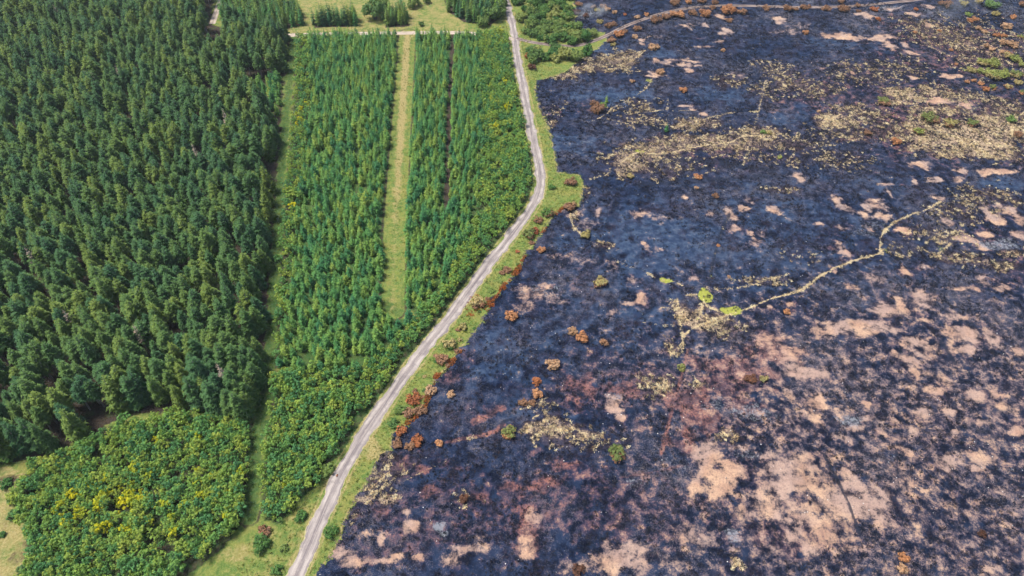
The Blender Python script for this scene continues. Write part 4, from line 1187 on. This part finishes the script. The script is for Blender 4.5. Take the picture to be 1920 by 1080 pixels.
ONE = [
    (1125, 528, 14, ('brown', 'olive'), 'rounded olive brown shrub alone on blue black char, right of the road bend'),
    (1098, 441, 11, 'olive', 'small olive tan shrub on the faint line below the grassy verge corner'),
    (1015, 467, 8, 'rust', 'small orange shrub just off the burn edge below the road bend'),
    (958, 591, 13, 'rust', 'orange scorched shrub below the pale ash patch near the road'),
    (1074, 620, 11, 'tan', 'pinkish brown shrub, paler of the touching pair'),
    (1091, 632, 13, 'rust', 'bright orange shrub, brighter of the touching pair'),
    (1132, 641, 8, 'brown', 'small red brown shrub right of the touching orange pair'),
    (1037, 681, 15, 'tan', 'rounded orange tan shrub on open char, below the touching pair'),
    (1005, 714, 9, 'red', 'bright orange shrub topping the small charred cluster'),
    (1008, 738, 11, 'rust', 'rust brown shrub in the middle of the small charred cluster'),
    (980, 752, 9, 'brown', 'dark brown shrub at the lower left of the charred cluster'),
    (997, 754, 7, 'brown', 'small brown shrub at the foot of the charred cluster'),
    (955, 807, 16, ('rust', 'moss'), 'round half green half orange shrub at the end of a straw patch'),
    (1155, 847, 19, ('brown', 'moss'), 'large round green shrub with brown rim on lower char'),
    (808, 731, 12, 'tan', 'orange tan shrub standing off the red brown thicket by the road'),
    (846, 738, 8, 'tan', 'small flat tan shrub on char right of the red brown thicket'),
    (783, 824, 12, 'red', 'bright red orange round shrub at the foot of the roadside thicket'),
    (824, 830, 8, 'rust', 'low orange tuft of a shrub on the char below the roadside thicket'),
    (1406, 708, 12, 'char', 'dark brown charred shrub in the pinkish ash, left of two'),
    (1430, 711, 10, ('char', 'olive'), 'dark brown charred shrub in the pinkish ash, right of two'),
    (1694, 1042, 10, 'rust', 'orange brown shrub near the bottom edge at lower right'),
    (1691, 1064, 10, ('brown', 'tan'), 'pale topped shrub right at the bottom edge at lower right'),
    (1840, 1000, 9, 'char', 'dark red brown charred shrub near the lower right corner'),
    (870, 934, 9, 'char', 'dark charred clump of twigs on the lower char near the verge'),
    (1277, 688, 9, ('olive', 'moss'), 'small green shrub on the straw line above the pink path'),
    (1120, 201, 17, 'brown', 'broad brown scorched shrub on upper char right of the road'),
    (1129, 196, 8, 'green', 'green shrub growing against the broad brown scorched one'),
    (1238, 135, 9, 'tan', 'pinkish tan shrub on pale ash near the upper heath'),
    (1280, 168, 8, 'rust', 'orange brown shrub alone on upper blue black char'),
    (1185, 152, 5, 'tan', 'tiny tan shrub left of the pinkish tan one'),
    (1226, 88, 11, 'tan', 'low pink brown shrub on the end of a straw line'),
    (1355, 94, 5, 'tan', 'tiny tan shrub right of the pale ash streaks'),
    (1431, 247, 6, 'green', 'small green shrub where the straw path crosses the tussocks'),
    (1442, 247, 6, 'olive', 'small brown shrub touching a green one beside the straw path'),
    (1462, 294, 5, 'lime', 'tiny yellow green shrub on dark speckled char'),
    (1182, 329, 7, 'olive', 'straw coloured shrub below the long tussock patch'),
    (1308, 331, 8, 'rust', 'small orange brown shrub below the middle of the tussock patch'),
    (1305, 352, 5, 'tan', 'tiny tan shrub below the orange brown one'),
    (1342, 366, 7, 'brown', 'small red brown shrub above the pale ash spots'),
    (1655, 189, 13, ('brown', 'moss'), 'round shrub green on top beside bright straw tussocks'),
    (1741, 223, 16, ('brown', 'moss'), 'wide shrub with bright green top, largest in the tussock field'),
    (1779, 231, 13, ('brown', 'olive'), 'greyish brown shrub with faint green top, right of the widest one'),
    (1821, 230, 11, ('brown', 'moss'), 'grey green shrub in the middle of the tussock field'),
    (1895, 224, 10, 'green', 'bright green round shrub near the right frame edge'),
    (1905, 253, 9, 'brown', 'brown round shrub below the bright green one at right frame edge'),
    (1722, 246, 11, ('brown', 'lime'), 'shrub with lime top below the widest green topped one'),
    (1679, 263, 10, 'rust', 'orange brown shrub at the lower left of the tussock field'),
    (1625, 250, 8, 'brown', 'low brown shrub left of the orange brown one in tussocks'),
    (1444, 248, 4, 'brown', 'tiny brown shrub at the foot of the straw path'),
    (1510, 60, 7, 'rust', 'orange brown shrub left of the long pale sand streak'),
    (1645, 38, 5, 'red', 'small reddish shrub right of a pale sand streak near the top track'),
    (1715, 61, 4, 'rust', 'tiny orange shrub right of the long pale sand streak'),
    (1535, 208, 4, 'tan', 'tiny tan shrub on dark char beside the bright straw patch'),
    (1475, 583, 7, 'rust', 'small orange shrub right of the lime green patch on the straw line'),
    (1347, 459, 4, 'rust', 'tiny orange shrub on the dark line above the straw junction'),
    (1367, 517, 4, 'tan', 'tiny tan shrub beside the upper straw line'),
    (1085, 1066, 12, 'char', 'dark charred shrub at the bottom edge among pale ash'),
    (1003, 95, 11, 'rust', 'orange scorched shrub beside the upper road'),
    (991, 106, 8, 'red', 'small red shrub beside the upper road'),
    (998, 126, 9, 'char', 'dark purple charred shrub beside the upper road'),
    (1070, 340, 12, 'brown', 'greyish brown shrub on the corner of the grassy verge'),
    (1068, 387, 13, 'brown', 'greyish brown shrub at the lower corner of the grassy verge'),
    (1035, 350, 7, 'dark', 'small dark green bush on the mown verge at the bend'),
    (1026, 398, 12, ('brown', 'dark'), 'brown and green shrub on the burn edge below the bend'),
    (1010, 412, 10, 'brown', 'brown shrub on the verge just below the bend'),
    (992, 438, 13, ('brown', 'moss'), 'dark brown and green shrub on the burn edge, further below the bend'),
    (1003, 432, 8, 'red', 'small red shrub on the burn edge below the bend'),
    (952, 505, 9, 'brown', 'low brown shrub on the verge halfway down the road'),
    (895, 566, 14, ('brown', 'olive'), 'broad reddish olive shrub on the verge by the orange fringe'),
    (868, 612, 9, 'olive', 'low olive shrub on the verge above the orange fringe'),
    (842, 643, 14, ('dark', 'olive'), 'broad olive green shrub on the verge near the orange fringe'),
    (828, 672, 13, 'brown', 'red brown shrub at the lower end of the orange fringe'),
    (622, 995, 15, 'dark', 'dark green round bush between gravel road and burn edge at the bottom'),
    (565, 965, 13, 'dark', 'dark green round bush on the grass left of the lower road'),
    (533, 1027, 9, 'green', 'small green round bush on yellow grass left of the lower road'),
    (520, 1066, 11, 'dark', 'dark green round bush at the bottom edge left of the road'),
    (614, 880, 14, 'green', 'yellowish green round bush against the lower road'),
    (491, 1016, 18, 'dark', 'largest dark green round bush right of the lower left thicket'),
    (497, 992, 12, 'brown', 'brownish shrub just above the largest dark green bush'),
    (750, 767, 13, 'green', 'green bush inside the red brown roadside thicket, upper of two'),
    (739, 792, 11, 'green', 'green bush inside the red brown roadside thicket, lower of two'),
    (775, 746, 14, 'red', 'dark red brown shrub at the top of the roadside thicket'),
    (790, 768, 12, 'brown', 'brown shrub on the moor side of the roadside thicket'),
    (768, 772, 12, 'brown', 'brown shrub in the middle of the roadside thicket'),
    (752, 806, 11, 'red', 'red orange shrub low in the roadside thicket beside a green one'),
    (746, 830, 12, 'brown', 'brown shrub at the lower left foot of the roadside thicket'),
    (768, 834, 9, 'brown', 'small brown shrub beside the bright red orange round one'),
    (15, 850, 22, 'dark', 'large green bush at the left frame edge below the forest'),
    (14, 905, 12, 'dark', 'green bush at the left frame edge on dry grass'),
    (28, 935, 13, 'green', 'yellow green bush between the dry grass and the lower left thicket'),
    (28, 965, 12, 'green', 'green bush on the dry grass beside the lower left thicket'),
    (5, 1000, 8, 'dark', 'small dark bush on dry grass at the left frame edge'),
    (45, 1068, 13, 'green', 'green bush at the lower left corner'),
    (350, 1022, 20, 'dark', 'broad dark green bush in the open bottom of the lower left thicket'),
    (293, 1050, 14, 'green', 'green bush near the bottom edge in the thicket clearing'),
    (372, 1012, 14, 'dark', 'dark green bush right of the broad one in the thicket clearing'),
    (1815, 26, 7, 'green', 'small green shrub at the upper right among brown ones'),
    (1855, 10, 15, 'green', 'broad grey green shrub at the top right edge'),
]
for a in ONE:
    shrub(*a[:5])
CLUST = [
    ('in the row along the curving top track', 'scorched shrubs along the curving top track',
     [(1161, 64, 10, 'rust'), (1172, 58, 6, 'brown'), (1190, 70, 6, 'tan'), (1195, 55, 8, 'brown'), (1146, 75, 9, 'brown'), (1150, 84, 6, 'olive'), (1230, 36, 11, 'brown'), (1248, 30, 9, 'brown'), (1262, 26, 8, 'rust'), (1275, 27, 10, 'rust'), (1298, 24, 9, 'brown'), (1322, 25, 12, 'rust'), (1335, 14, 6, 'brown'), (1366, 18, 14, 'rust'), (1390, 21, 9, 'brown'), (1367, 37, 7, 'brown'), (1265, 5, 11, 'brown'), (1290, 3, 8, 'rust'), (1315, 2, 8, 'brown'), (1340, 4, 7, 'brown'), (1436, 16, 8, 'brown'), (1475, 18, 9, 'brown'), (1490, 18, 6, 'brown'), (1508, 15, 10, 'brown'), (1548, 19, 9, 'brown'), (1579, 17, 11, 'brown'), (1608, 10, 6, 'brown'), (1576, 3, 7, 'brown'), (1212, 27, 5, 'rust'), (1172, 27, 4, 'red'), (1152, 22, 5, 'tan'), (1195, 32, 6, 'tan')]),
    ('beside the smoking patch near the upper green thicket', 'shrubs beside the smoking patch',
     [(1130, 12, 7, 'brown'), (1138, 17, 6, 'tan'), (1120, 18, 6, 'olive'), (1140, 48, 8, 'brown'), (1150, 45, 7, 'brown'), (1125, 40, 7, 'olive'), (1112, 12, 5, 'brown'), (1098, 30, 7, 'char'), (1080, 22, 9, 'char'), (1085, 8, 8, 'brown')]),
    ('in the upper right thicket', 'yellow green shrubs in the upper right thicket',
     [(1862, 115, 14, ('olive', 'lime')), (1842, 113, 11, ('olive', 'lime')), (1903, 110, 11, ('olive', 'lime')), (1870, 138, 15, ('olive', 'lime')), (1855, 133, 12, ('olive', 'lime')), (1884, 134, 11, ('olive', 'lime')), (1903, 138, 11, ('olive', 'moss')), (1823, 128, 9, 'olive'), (1890, 102, 9, 'olive'), (1916, 120, 8, ('olive', 'lime')), (1840, 130, 9, ('olive', 'lime'))]),
    ('scattered in the upper right corner', 'small orange brown shrubs in the upper right corner',
     [(1848, 165, 7, 'rust'), (1861, 162, 7, ('rust', 'moss')), (1891, 160, 7, ('rust', 'olive')), (1827, 147, 5, 'rust'), (1814, 150, 5, 'rust'), (1840, 153, 6, 'rust'), (1793, 118, 4, 'rust'), (1910, 152, 8, 'olive'), (1917, 170, 7, ('rust', 'moss')), (1898, 84, 10, 'tan'), (1882, 80, 9, 'tan'), (1913, 67, 6, ('rust', 'lime')), (1868, 65, 7, 'rust'), (1882, 66, 6, 'rust'), (1845, 58, 6, 'tan'), (1835, 53, 6, 'tan'), (1835, 52, 4, 'rust'), (1818, 38, 6, 'rust'), (1829, 35, 7, 'rust'), (1886, 46, 10, 'tan'), (1866, 26, 8, 'olive'), (1770, 8, 12, 'brown'), (1805, 9, 8, 'olive'), (1833, 5, 8, 'olive'), (1915, 7, 8, 'brown'), (1890, 100, 6, 'rust'), (1880, 95, 6, 'tan'), (1900, 30, 6, 'rust'), (1715, 22, 5, 'red'), (1637, 20, 8, 'red'), (1608, 22, 5, 'brown'), (1760, 60, 4, 'rust'), (1783, 92, 4, 'rust'), (1850, 85, 6, 'tan'), (1860, 90, 6, 'tan')]),
]
TONE = {'brown': 'brown scorched', 'rust': 'orange brown scorched', 'red': 'reddish scorched', 'tan': 'pinkish tan scorched', 'char': 'blackened', 'olive': 'olive', 'lime': 'yellow green', 'green': 'green', 'moss': 'mossy green', 'dark': 'dark green'}
for lab, grp, items in CLUST:
    for it in items:
        m_ = it[3]
        tone = TONE[m_] if isinstance(m_, str) else '%s topped %s' % (TONE[m_[1]], TONE[m_[0]].split()[0])
        size_ = 'tiny' if it[2] < 6 else ('small' if it[2] < 9 else 'broad')
        shrub(it[0], it[1], it[2], m_, '%s %s shrub %s' % (size_, tone, lab), grp)
# low scrub on the verge between road and burn
rv = np.random.RandomState(19)
VS = grid_pts(G([(1005, 415), (1022, 432), (1000, 458), (960, 515), (918, 560), (885, 622), (838, 688), (800, 742), (775, 765), (770, 740), (800, 690), (850, 625), (900, 555), (950, 490)]), 2.2, 2.6, .45, 23)
VS = VS[(line_dist(VS, ROAD, 9) > 3.0)]
for q in VS:
    if rv.rand() < .22: continue
    px, py = to_px(q[0], q[1])
    m_ = ['brown', 'olive', 'dark', 'red', 'green'][rv.choice(5, p=[.34, .22, .2, .12, .12])]
    wh = 'near the bend' if py < 500 else ('by the orange fringe' if py < 680 else 'above the red brown thicket')
    shrub(px, py, rv.uniform(.35, .85) * pxm(py), m_, 'low %s shrub on the verge between road and burn, %s' % (TONE[m_], wh), 'low verge scrub ' + wh, .7)
# leafy bushes of the green thicket right of the upper road
PT = np.vstack([grid_pts(TOPGREEN[0], 3.3, 3.6, .4, 21), grid_pts(TOPGREEN[1], 2.9, 3.0, .4, 22)])
PT = PT[(line_dist(PT, ROAD, 8) > 3.4) & (line_dist(PT, TRACK, 8) > 2.2) & in_view(PT, 20, 30)]
rt = np.random.RandomState(4)
for q in PT:
    px, py = to_px(q[0], q[1])
    k = rt.rand()
    up = py < 76
    tone_ = 'green' if k < .6 else ('lime' if k < .68 else 'dark')
    wh = 'at the road side' if px < 1000 else ('in the middle' if px < 1050 else 'at the burnt end')
    shrub(px, py, rt.uniform(1.5, 2.7) * pxm(py), tone_,
          '%s bushy tree in the thicket right of the upper road, %s' % (TONE[tone_], wh) if up else '%s bush below the top track beside the upper road' % TONE[tone_],
          'bushy trees in the thicket by the upper road' if up else 'bushes below the top track', rt.uniform(.9, 1.4), 'bushy_tree', 'bush', 1.1)
# round broadleaf trees on the dry meadow
for (px, py, r, lab) in [(704, 28, 22, 'round pale green broadleaf tree standing on the dry meadow'), (718, 12, 16, 'round broadleaf tree behind the pale green one on the dry meadow'), (776, 8, 14, 'round green bush at the top edge of the dry meadow'),
                         (800, 3, 8, 'small green bush at the top edge right of a round bush on meadow'), (790, 46, 6, 'tiny green bush on the lane side of the dry meadow'), (918, 32, 18, 'round pale green broadleaf tree beside the far gravel road'), (936, 26, 15, 'leafy green tree touching the far gravel road'), (905, 44, 13, 'leafy green tree behind the young conifers near the far road')]:
    shrub(px, py, r, 'green', lab, None, 1.35, 'broadleaf_tree', 'tree', 1.3)
# two small green conifers that survived on the moor
for k, (px, py, s, lab) in enumerate([(1137, 192, .62, 'small green conifer beside the broad brown scorched shrub on char'), (1249, 246, .62, 'small lone green conifer above the long tussock patch'), (1160, 880 - 880 + 66, .4, 'tiny green conifer at the end of the rust shrub row')][:2]):
    x, y = g(px, py)
    e = empty('small_conifer', (x, y, zat(x, y) - .05), k, s, lab, 'conifer')
    part('trunk', YG[k][1], e)
    part('crown', YG[k][0], e)


# ------------------------------------------------------------------ ground cover (masses nobody could count)
def tuft_proto(name, seed, n, h, spread, w, mat, lean=.5):
    R = np.random.RandomState(seed)
    V, T = [], []
    for k in range(n):
        a = R.uniform(0, 6.28)
        b = np.array([R.normal(0, spread * .4), R.normal(0, spread * .4), 0])
        d = np.array([math.cos(a), math.sin(a), 0])
        s = np.array([-d[1], d[0], 0])
        hh = h * R.uniform(.55, 1.2)
        tip = b + d * hh * lean * R.uniform(.4, 1.5) + np.array([0, 0, hh])
        i = len(V)
        V += [b - s * w * .5, b + s * w * .5, tip + s * w * .35, tip - s * w * .2]
        T += [(i, i + 1, i + 2), (i, i + 2, i + 3)]
    return mesh_np(name, np.array(V), np.array(T), mat)


def blob_proto(name, seed, mat, flat=.6):
    R = np.random.RandomState(seed)
    t_ = (1 + 5 ** .5) / 2
    V = np.array([(-1, t_, 0), (1, t_, 0), (-1, -t_, 0), (1, -t_, 0), (0, -1, t_), (0, 1, t_), (0, -1, -t_), (0, 1, -t_), (t_, 0, -1), (t_, 0, 1), (-t_, 0, -1), (-t_, 0, 1)]) / 1.9
    V = V * R.uniform(.65, 1.25, (12, 1))
    V[:, 2] *= flat
    T = np.array([(0, 11, 5), (0, 5, 1), (0, 1, 7), (0, 7, 10), (0, 10, 11), (1, 5, 9), (5, 11, 4), (11, 10, 2), (10, 7, 6), (7, 1, 8), (3, 9, 4), (3, 4, 2), (3, 2, 6), (3, 6, 8), (3, 8, 9), (4, 9, 5), (2, 4, 11), (6, 2, 10), (8, 6, 7), (9, 8, 1)])
    return mesh_np(name, V, T, mat)


rc = np.random.RandomState(12)


def rand_px(n, x0, x1, y0, y1):
    """Random spots over a stretch of ground, even per square metre."""
    a, b = g(x0, y0), g(x1, y0)
    c, d = g(x0, y1), g(x1, y1)
    lo = (min(a[0], c[0]), c[1]); hi = (max(b[0], d[0]), a[1])
    return np.column_stack([rc.uniform(lo[0], hi[0], n), rc.uniform(lo[1], hi[1], n)])


def mass(name, label, cat, P, smin, smax, protos, zoff=0.0):
    n = len(P)
    z = terrain(P) + zoff
    rot = np.column_stack([rc.normal(0, .1, n), rc.normal(0, .1, n), rc.uniform(0, 6.28, n)])
    s = rc.uniform(smin, smax, n)
    scatter(name, label, cat, np.column_stack([P, z]), rot, np.column_stack([s, s, s * rc.uniform(.7, 1.2, n)]), rc.randint(0, len(protos), n), protos)
    print(name, n)


moor = rand_px(900000, 560, 2060, -30, 1110)
moor = moor[inside(moor, BURN) & in_view(moor, 160, 60)]
clump = fbm(moor[:, 0] / 1.6, moor[:, 1] / 1.6, 61, 3)
tv = np.maximum(sample('tuss', moor) * 1.0, sample('line', moor) * .75)
sel = (tv > .12) & (rc.rand(len(moor)) < np.clip((tv - .1) * 1.2, 0, 1) * smooth(.42, .60, clump) * .7)
mass('straw_tussocks', 'bleached straw tussocks left between the burnt patches', 'dry grass', moor[sel], .09, .36, [tuft_proto('straw_tuft', 70 + k, 17, .75, 1.5, .24, M['straw'], 1.5) for k in range(4)], -.03)
tn_s = sample('tan', moor)
sm_s = sample('smo', moor)
sel = (tn_s < .45) & (rc.rand(len(moor)) < .26 * (1 - .75 * sm_s) * smooth(.38, .62, fbm(moor[:, 0] / 3, moor[:, 1] / 3, 67, 3)) + .18 * (tv > .2)) & (sample('line', moor) < .3)
mass('charred_heather', 'black charred heather stubble over the burnt heath', 'burnt heather', moor[sel], .13, .40, [tuft_proto('char_tuft', 80 + k, 9, .8, 1.0, .34, M['char_tuft'], .8) for k in range(4)], -.03)
sel = (rc.rand(len(moor)) < .0006 + .007 * smooth(.5, .7, fbm(moor[:, 0] / 7, moor[:, 1] / 7, 71, 2)) * smooth(150, 80, moor[:, 1]))
mass('bleached_stones', 'small bleached stones dotted over the burnt heath', 'stones', moor[sel], .04, .12, [blob_proto('stone_piece', 90 + k, M['stone']) for k in range(4)], .02)
# grass on verges, rides and open ground
gp = rand_px(150000, 380, 1130, 40, 1090)
dr = line_dist(gp, ROAD, 14)
de = line_dist(gp, EDGE, 14)
ok = (~inside(gp, BURN)) & (dr > 2.0) & (de < 13) & (dr < 14) & in_view(gp, 10, 10) & (sample('soil', gp) < .4)
left = (dr > 2.0) & (dr < 6) & (~inside(gp, BURN)) & (sample('soil', gp) < .45)
ride = ((line_dist(gp, RIDE2, 5) < 2.6) | (line_dist(gp, RIDE1, 4) < 1.2)) & (rc.rand(len(gp)) < .3)
low = inside(gp, G([(430, 1090), (470, 1010), (540, 970), (610, 900), (600, 990), (545, 1090)])) & (dr > 2.0)
sel = (ok | left | low | ride) & (rc.rand(len(gp)) < .7) & in_view(gp, 10, 10)
mass('verge_grass', 'yellow green grass on road verges and rides', 'grass', gp[sel], .10, .28, [tuft_proto('grass_tuft', 110 + k, 8, 1.0, 1.2, .34, M['grass_tuft'], .6) for k in range(4)])
# scorched orange fringe along the burn edge
fr = G([(975, 500), (960, 520), (940, 545), (922, 562), (913, 590), (890, 625), (862, 655), (840, 690), (820, 706), (803, 745)])
ep = rand_px(260000, 700, 1100, 380, 860)
d = line_dist(ep, fr, 4)
nn = fbm(ep[:, 0] / 2.5, ep[:, 1] / 2.5, 81, 3)
w = .75 * smooth(.44, .66, nn)
d2_ = line_dist(ep, G([(890, 560), (880, 585), (915, 575)]), 4)
sel = ((d < w) & (rc.rand(len(ep)) < .3)) | ((d2_ < 1.4) & (rc.rand(len(ep)) < .05))
ed = line_dist(ep, EDGE, 3)
sel |= (ed < .5) & (nn > .55) & (rc.rand(len(ep)) < .25) & (to_px(ep[:, 0], ep[:, 1])[1] < 800)
mass('scorched_fringe', 'orange scorched bracken fringe between verge and char', 'scorched bracken', ep[sel], .12, .36, [tuft_proto('ember_tuft', 120 + k, 10, 1.0, 1.1, .4, M['ember_tuft'], .7) for k in range(3)])

# ------------------------------------------------------------------ thin smoky air over the whole place
mh = bpy.data.materials.new('thin_smoke_haze')
mh.use_nodes = True
nt = mh.node_tree
nt.nodes.clear()
oo = nt.nodes.new('ShaderNodeOutputMaterial')
pv = nt.nodes.new('ShaderNodeVolumePrincipled')
pv.inputs['Color'].default_value = (0.80, 0.90, 1.0, 1)
pv.inputs['Density'].default_value = 0.00012
pv.inputs['Anisotropy'].default_value = 0.2
nt.links.new(pv.outputs[0], oo.inputs['Volume'])
bx = np.array([(x, y, z) for z in (-6.0, 128.0) for y in (-700.0, 5500.0) for x in (-5000.0, 5000.0)])
bf = np.array([(0, 2, 3, 1), (4, 5, 7, 6), (0, 1, 5, 4), (2, 6, 7, 3), (0, 4, 6, 2), (1, 3, 7, 5)])
hz = bpy.data.objects.new('haze', mesh_np('haze', bx, bf, mh))
COL.objects.link(hz)
tag(hz, 'thin bluish smoke haze hanging over the whole landscape', 'haze', None, 'stuff')

# thin smoke still rising from two smouldering spots
def smoke(px, py, size, dens, scale, label):
    x, y = g(px, py)
    R = np.random.RandomState(int(px))
    n, m = 20, 10
    V, F = [], []
    for j in range(m + 1):
        ph = math.pi * j / m
        for i in range(n):
            a = 6.283 * i / n
            V.append((math.cos(a) * math.sin(ph) * size[0], math.sin(a) * math.sin(ph) * size[1], math.cos(ph) * size[2] + size[2] * .92))
    for j in range(m):
        for i in range(n):
            F.append((j * n + i, (j + 1) * n + i, (j + 1) * n + (i + 1) % n, j * n + (i + 1) % n))
    ms = bpy.data.materials.new('thin_white_smoke')
    ms.use_nodes = True
    t = NT(ms.node_tree)
    tc = t.n('ShaderNodeTexCoord').outputs['Object']
    mp = t.n('ShaderNodeMapping')
    mp.inputs['Scale'].default_value = (1 / size[0], 1 / size[1], 1 / size[2])
    mp.inputs['Location'].default_value = (0, 0, -.92)
    t.put(mp.inputs['Vector'], tc)
    ln = t.n('ShaderNodeVectorMath', operation='LENGTH')
    t.put(ln.inputs[0], mp.outputs[0])
    fall = t.step(t.sub(1.0, ln.outputs['Value']), 0.0, .7)
    nz = t.step(t.noise(tc, scale, 4, .6, .8), .46, .72)
    pv_ = t.n('ShaderNodeVolumePrincipled')
    pv_.inputs['Color'].default_value = (.85, .92, 1, 1)
    t.put(pv_.inputs['Density'], t.mul(t.mul(nz, fall), dens))
    o_ = t.n('ShaderNodeOutputMaterial')
    t.nt.links.new(pv_.outputs[0], o_.inputs['Volume'])
    ob = bpy.data.objects.new('smoke', mesh_np('smoke', np.array(V), np.array(F), ms))
    COL.objects.link(ob)
    ob.location = (x, y, zat(x, y) + .1)
    ob.rotation_euler = (0, 0, .5)
    tag(ob, label, 'smoke', None, 'stuff')


smoke(1108, 30, (9, 6, 2.4), .28, .28, 'pale smoke wisp over the smouldering patch near the green thicket')
smoke(1850, 12, (42, 10, 3.5), .035, .10, 'thin smoke drifting over the upper right corner')
# a clod lying on the road
cx, cy = g(632, 892)
cl = bpy.data.objects.new('clod', blob_proto('clod', 7, plain_mat('brown_clod', (0.16, 0.07, 0.04), (0.28, 0.13, 0.07)), .5))
COL.objects.link(cl)
cl.location = (cx, cy, .16)
cl.scale = (.2, .34, .2)
tag(cl, 'small brown clod lying on the lower gravel road', 'clod')
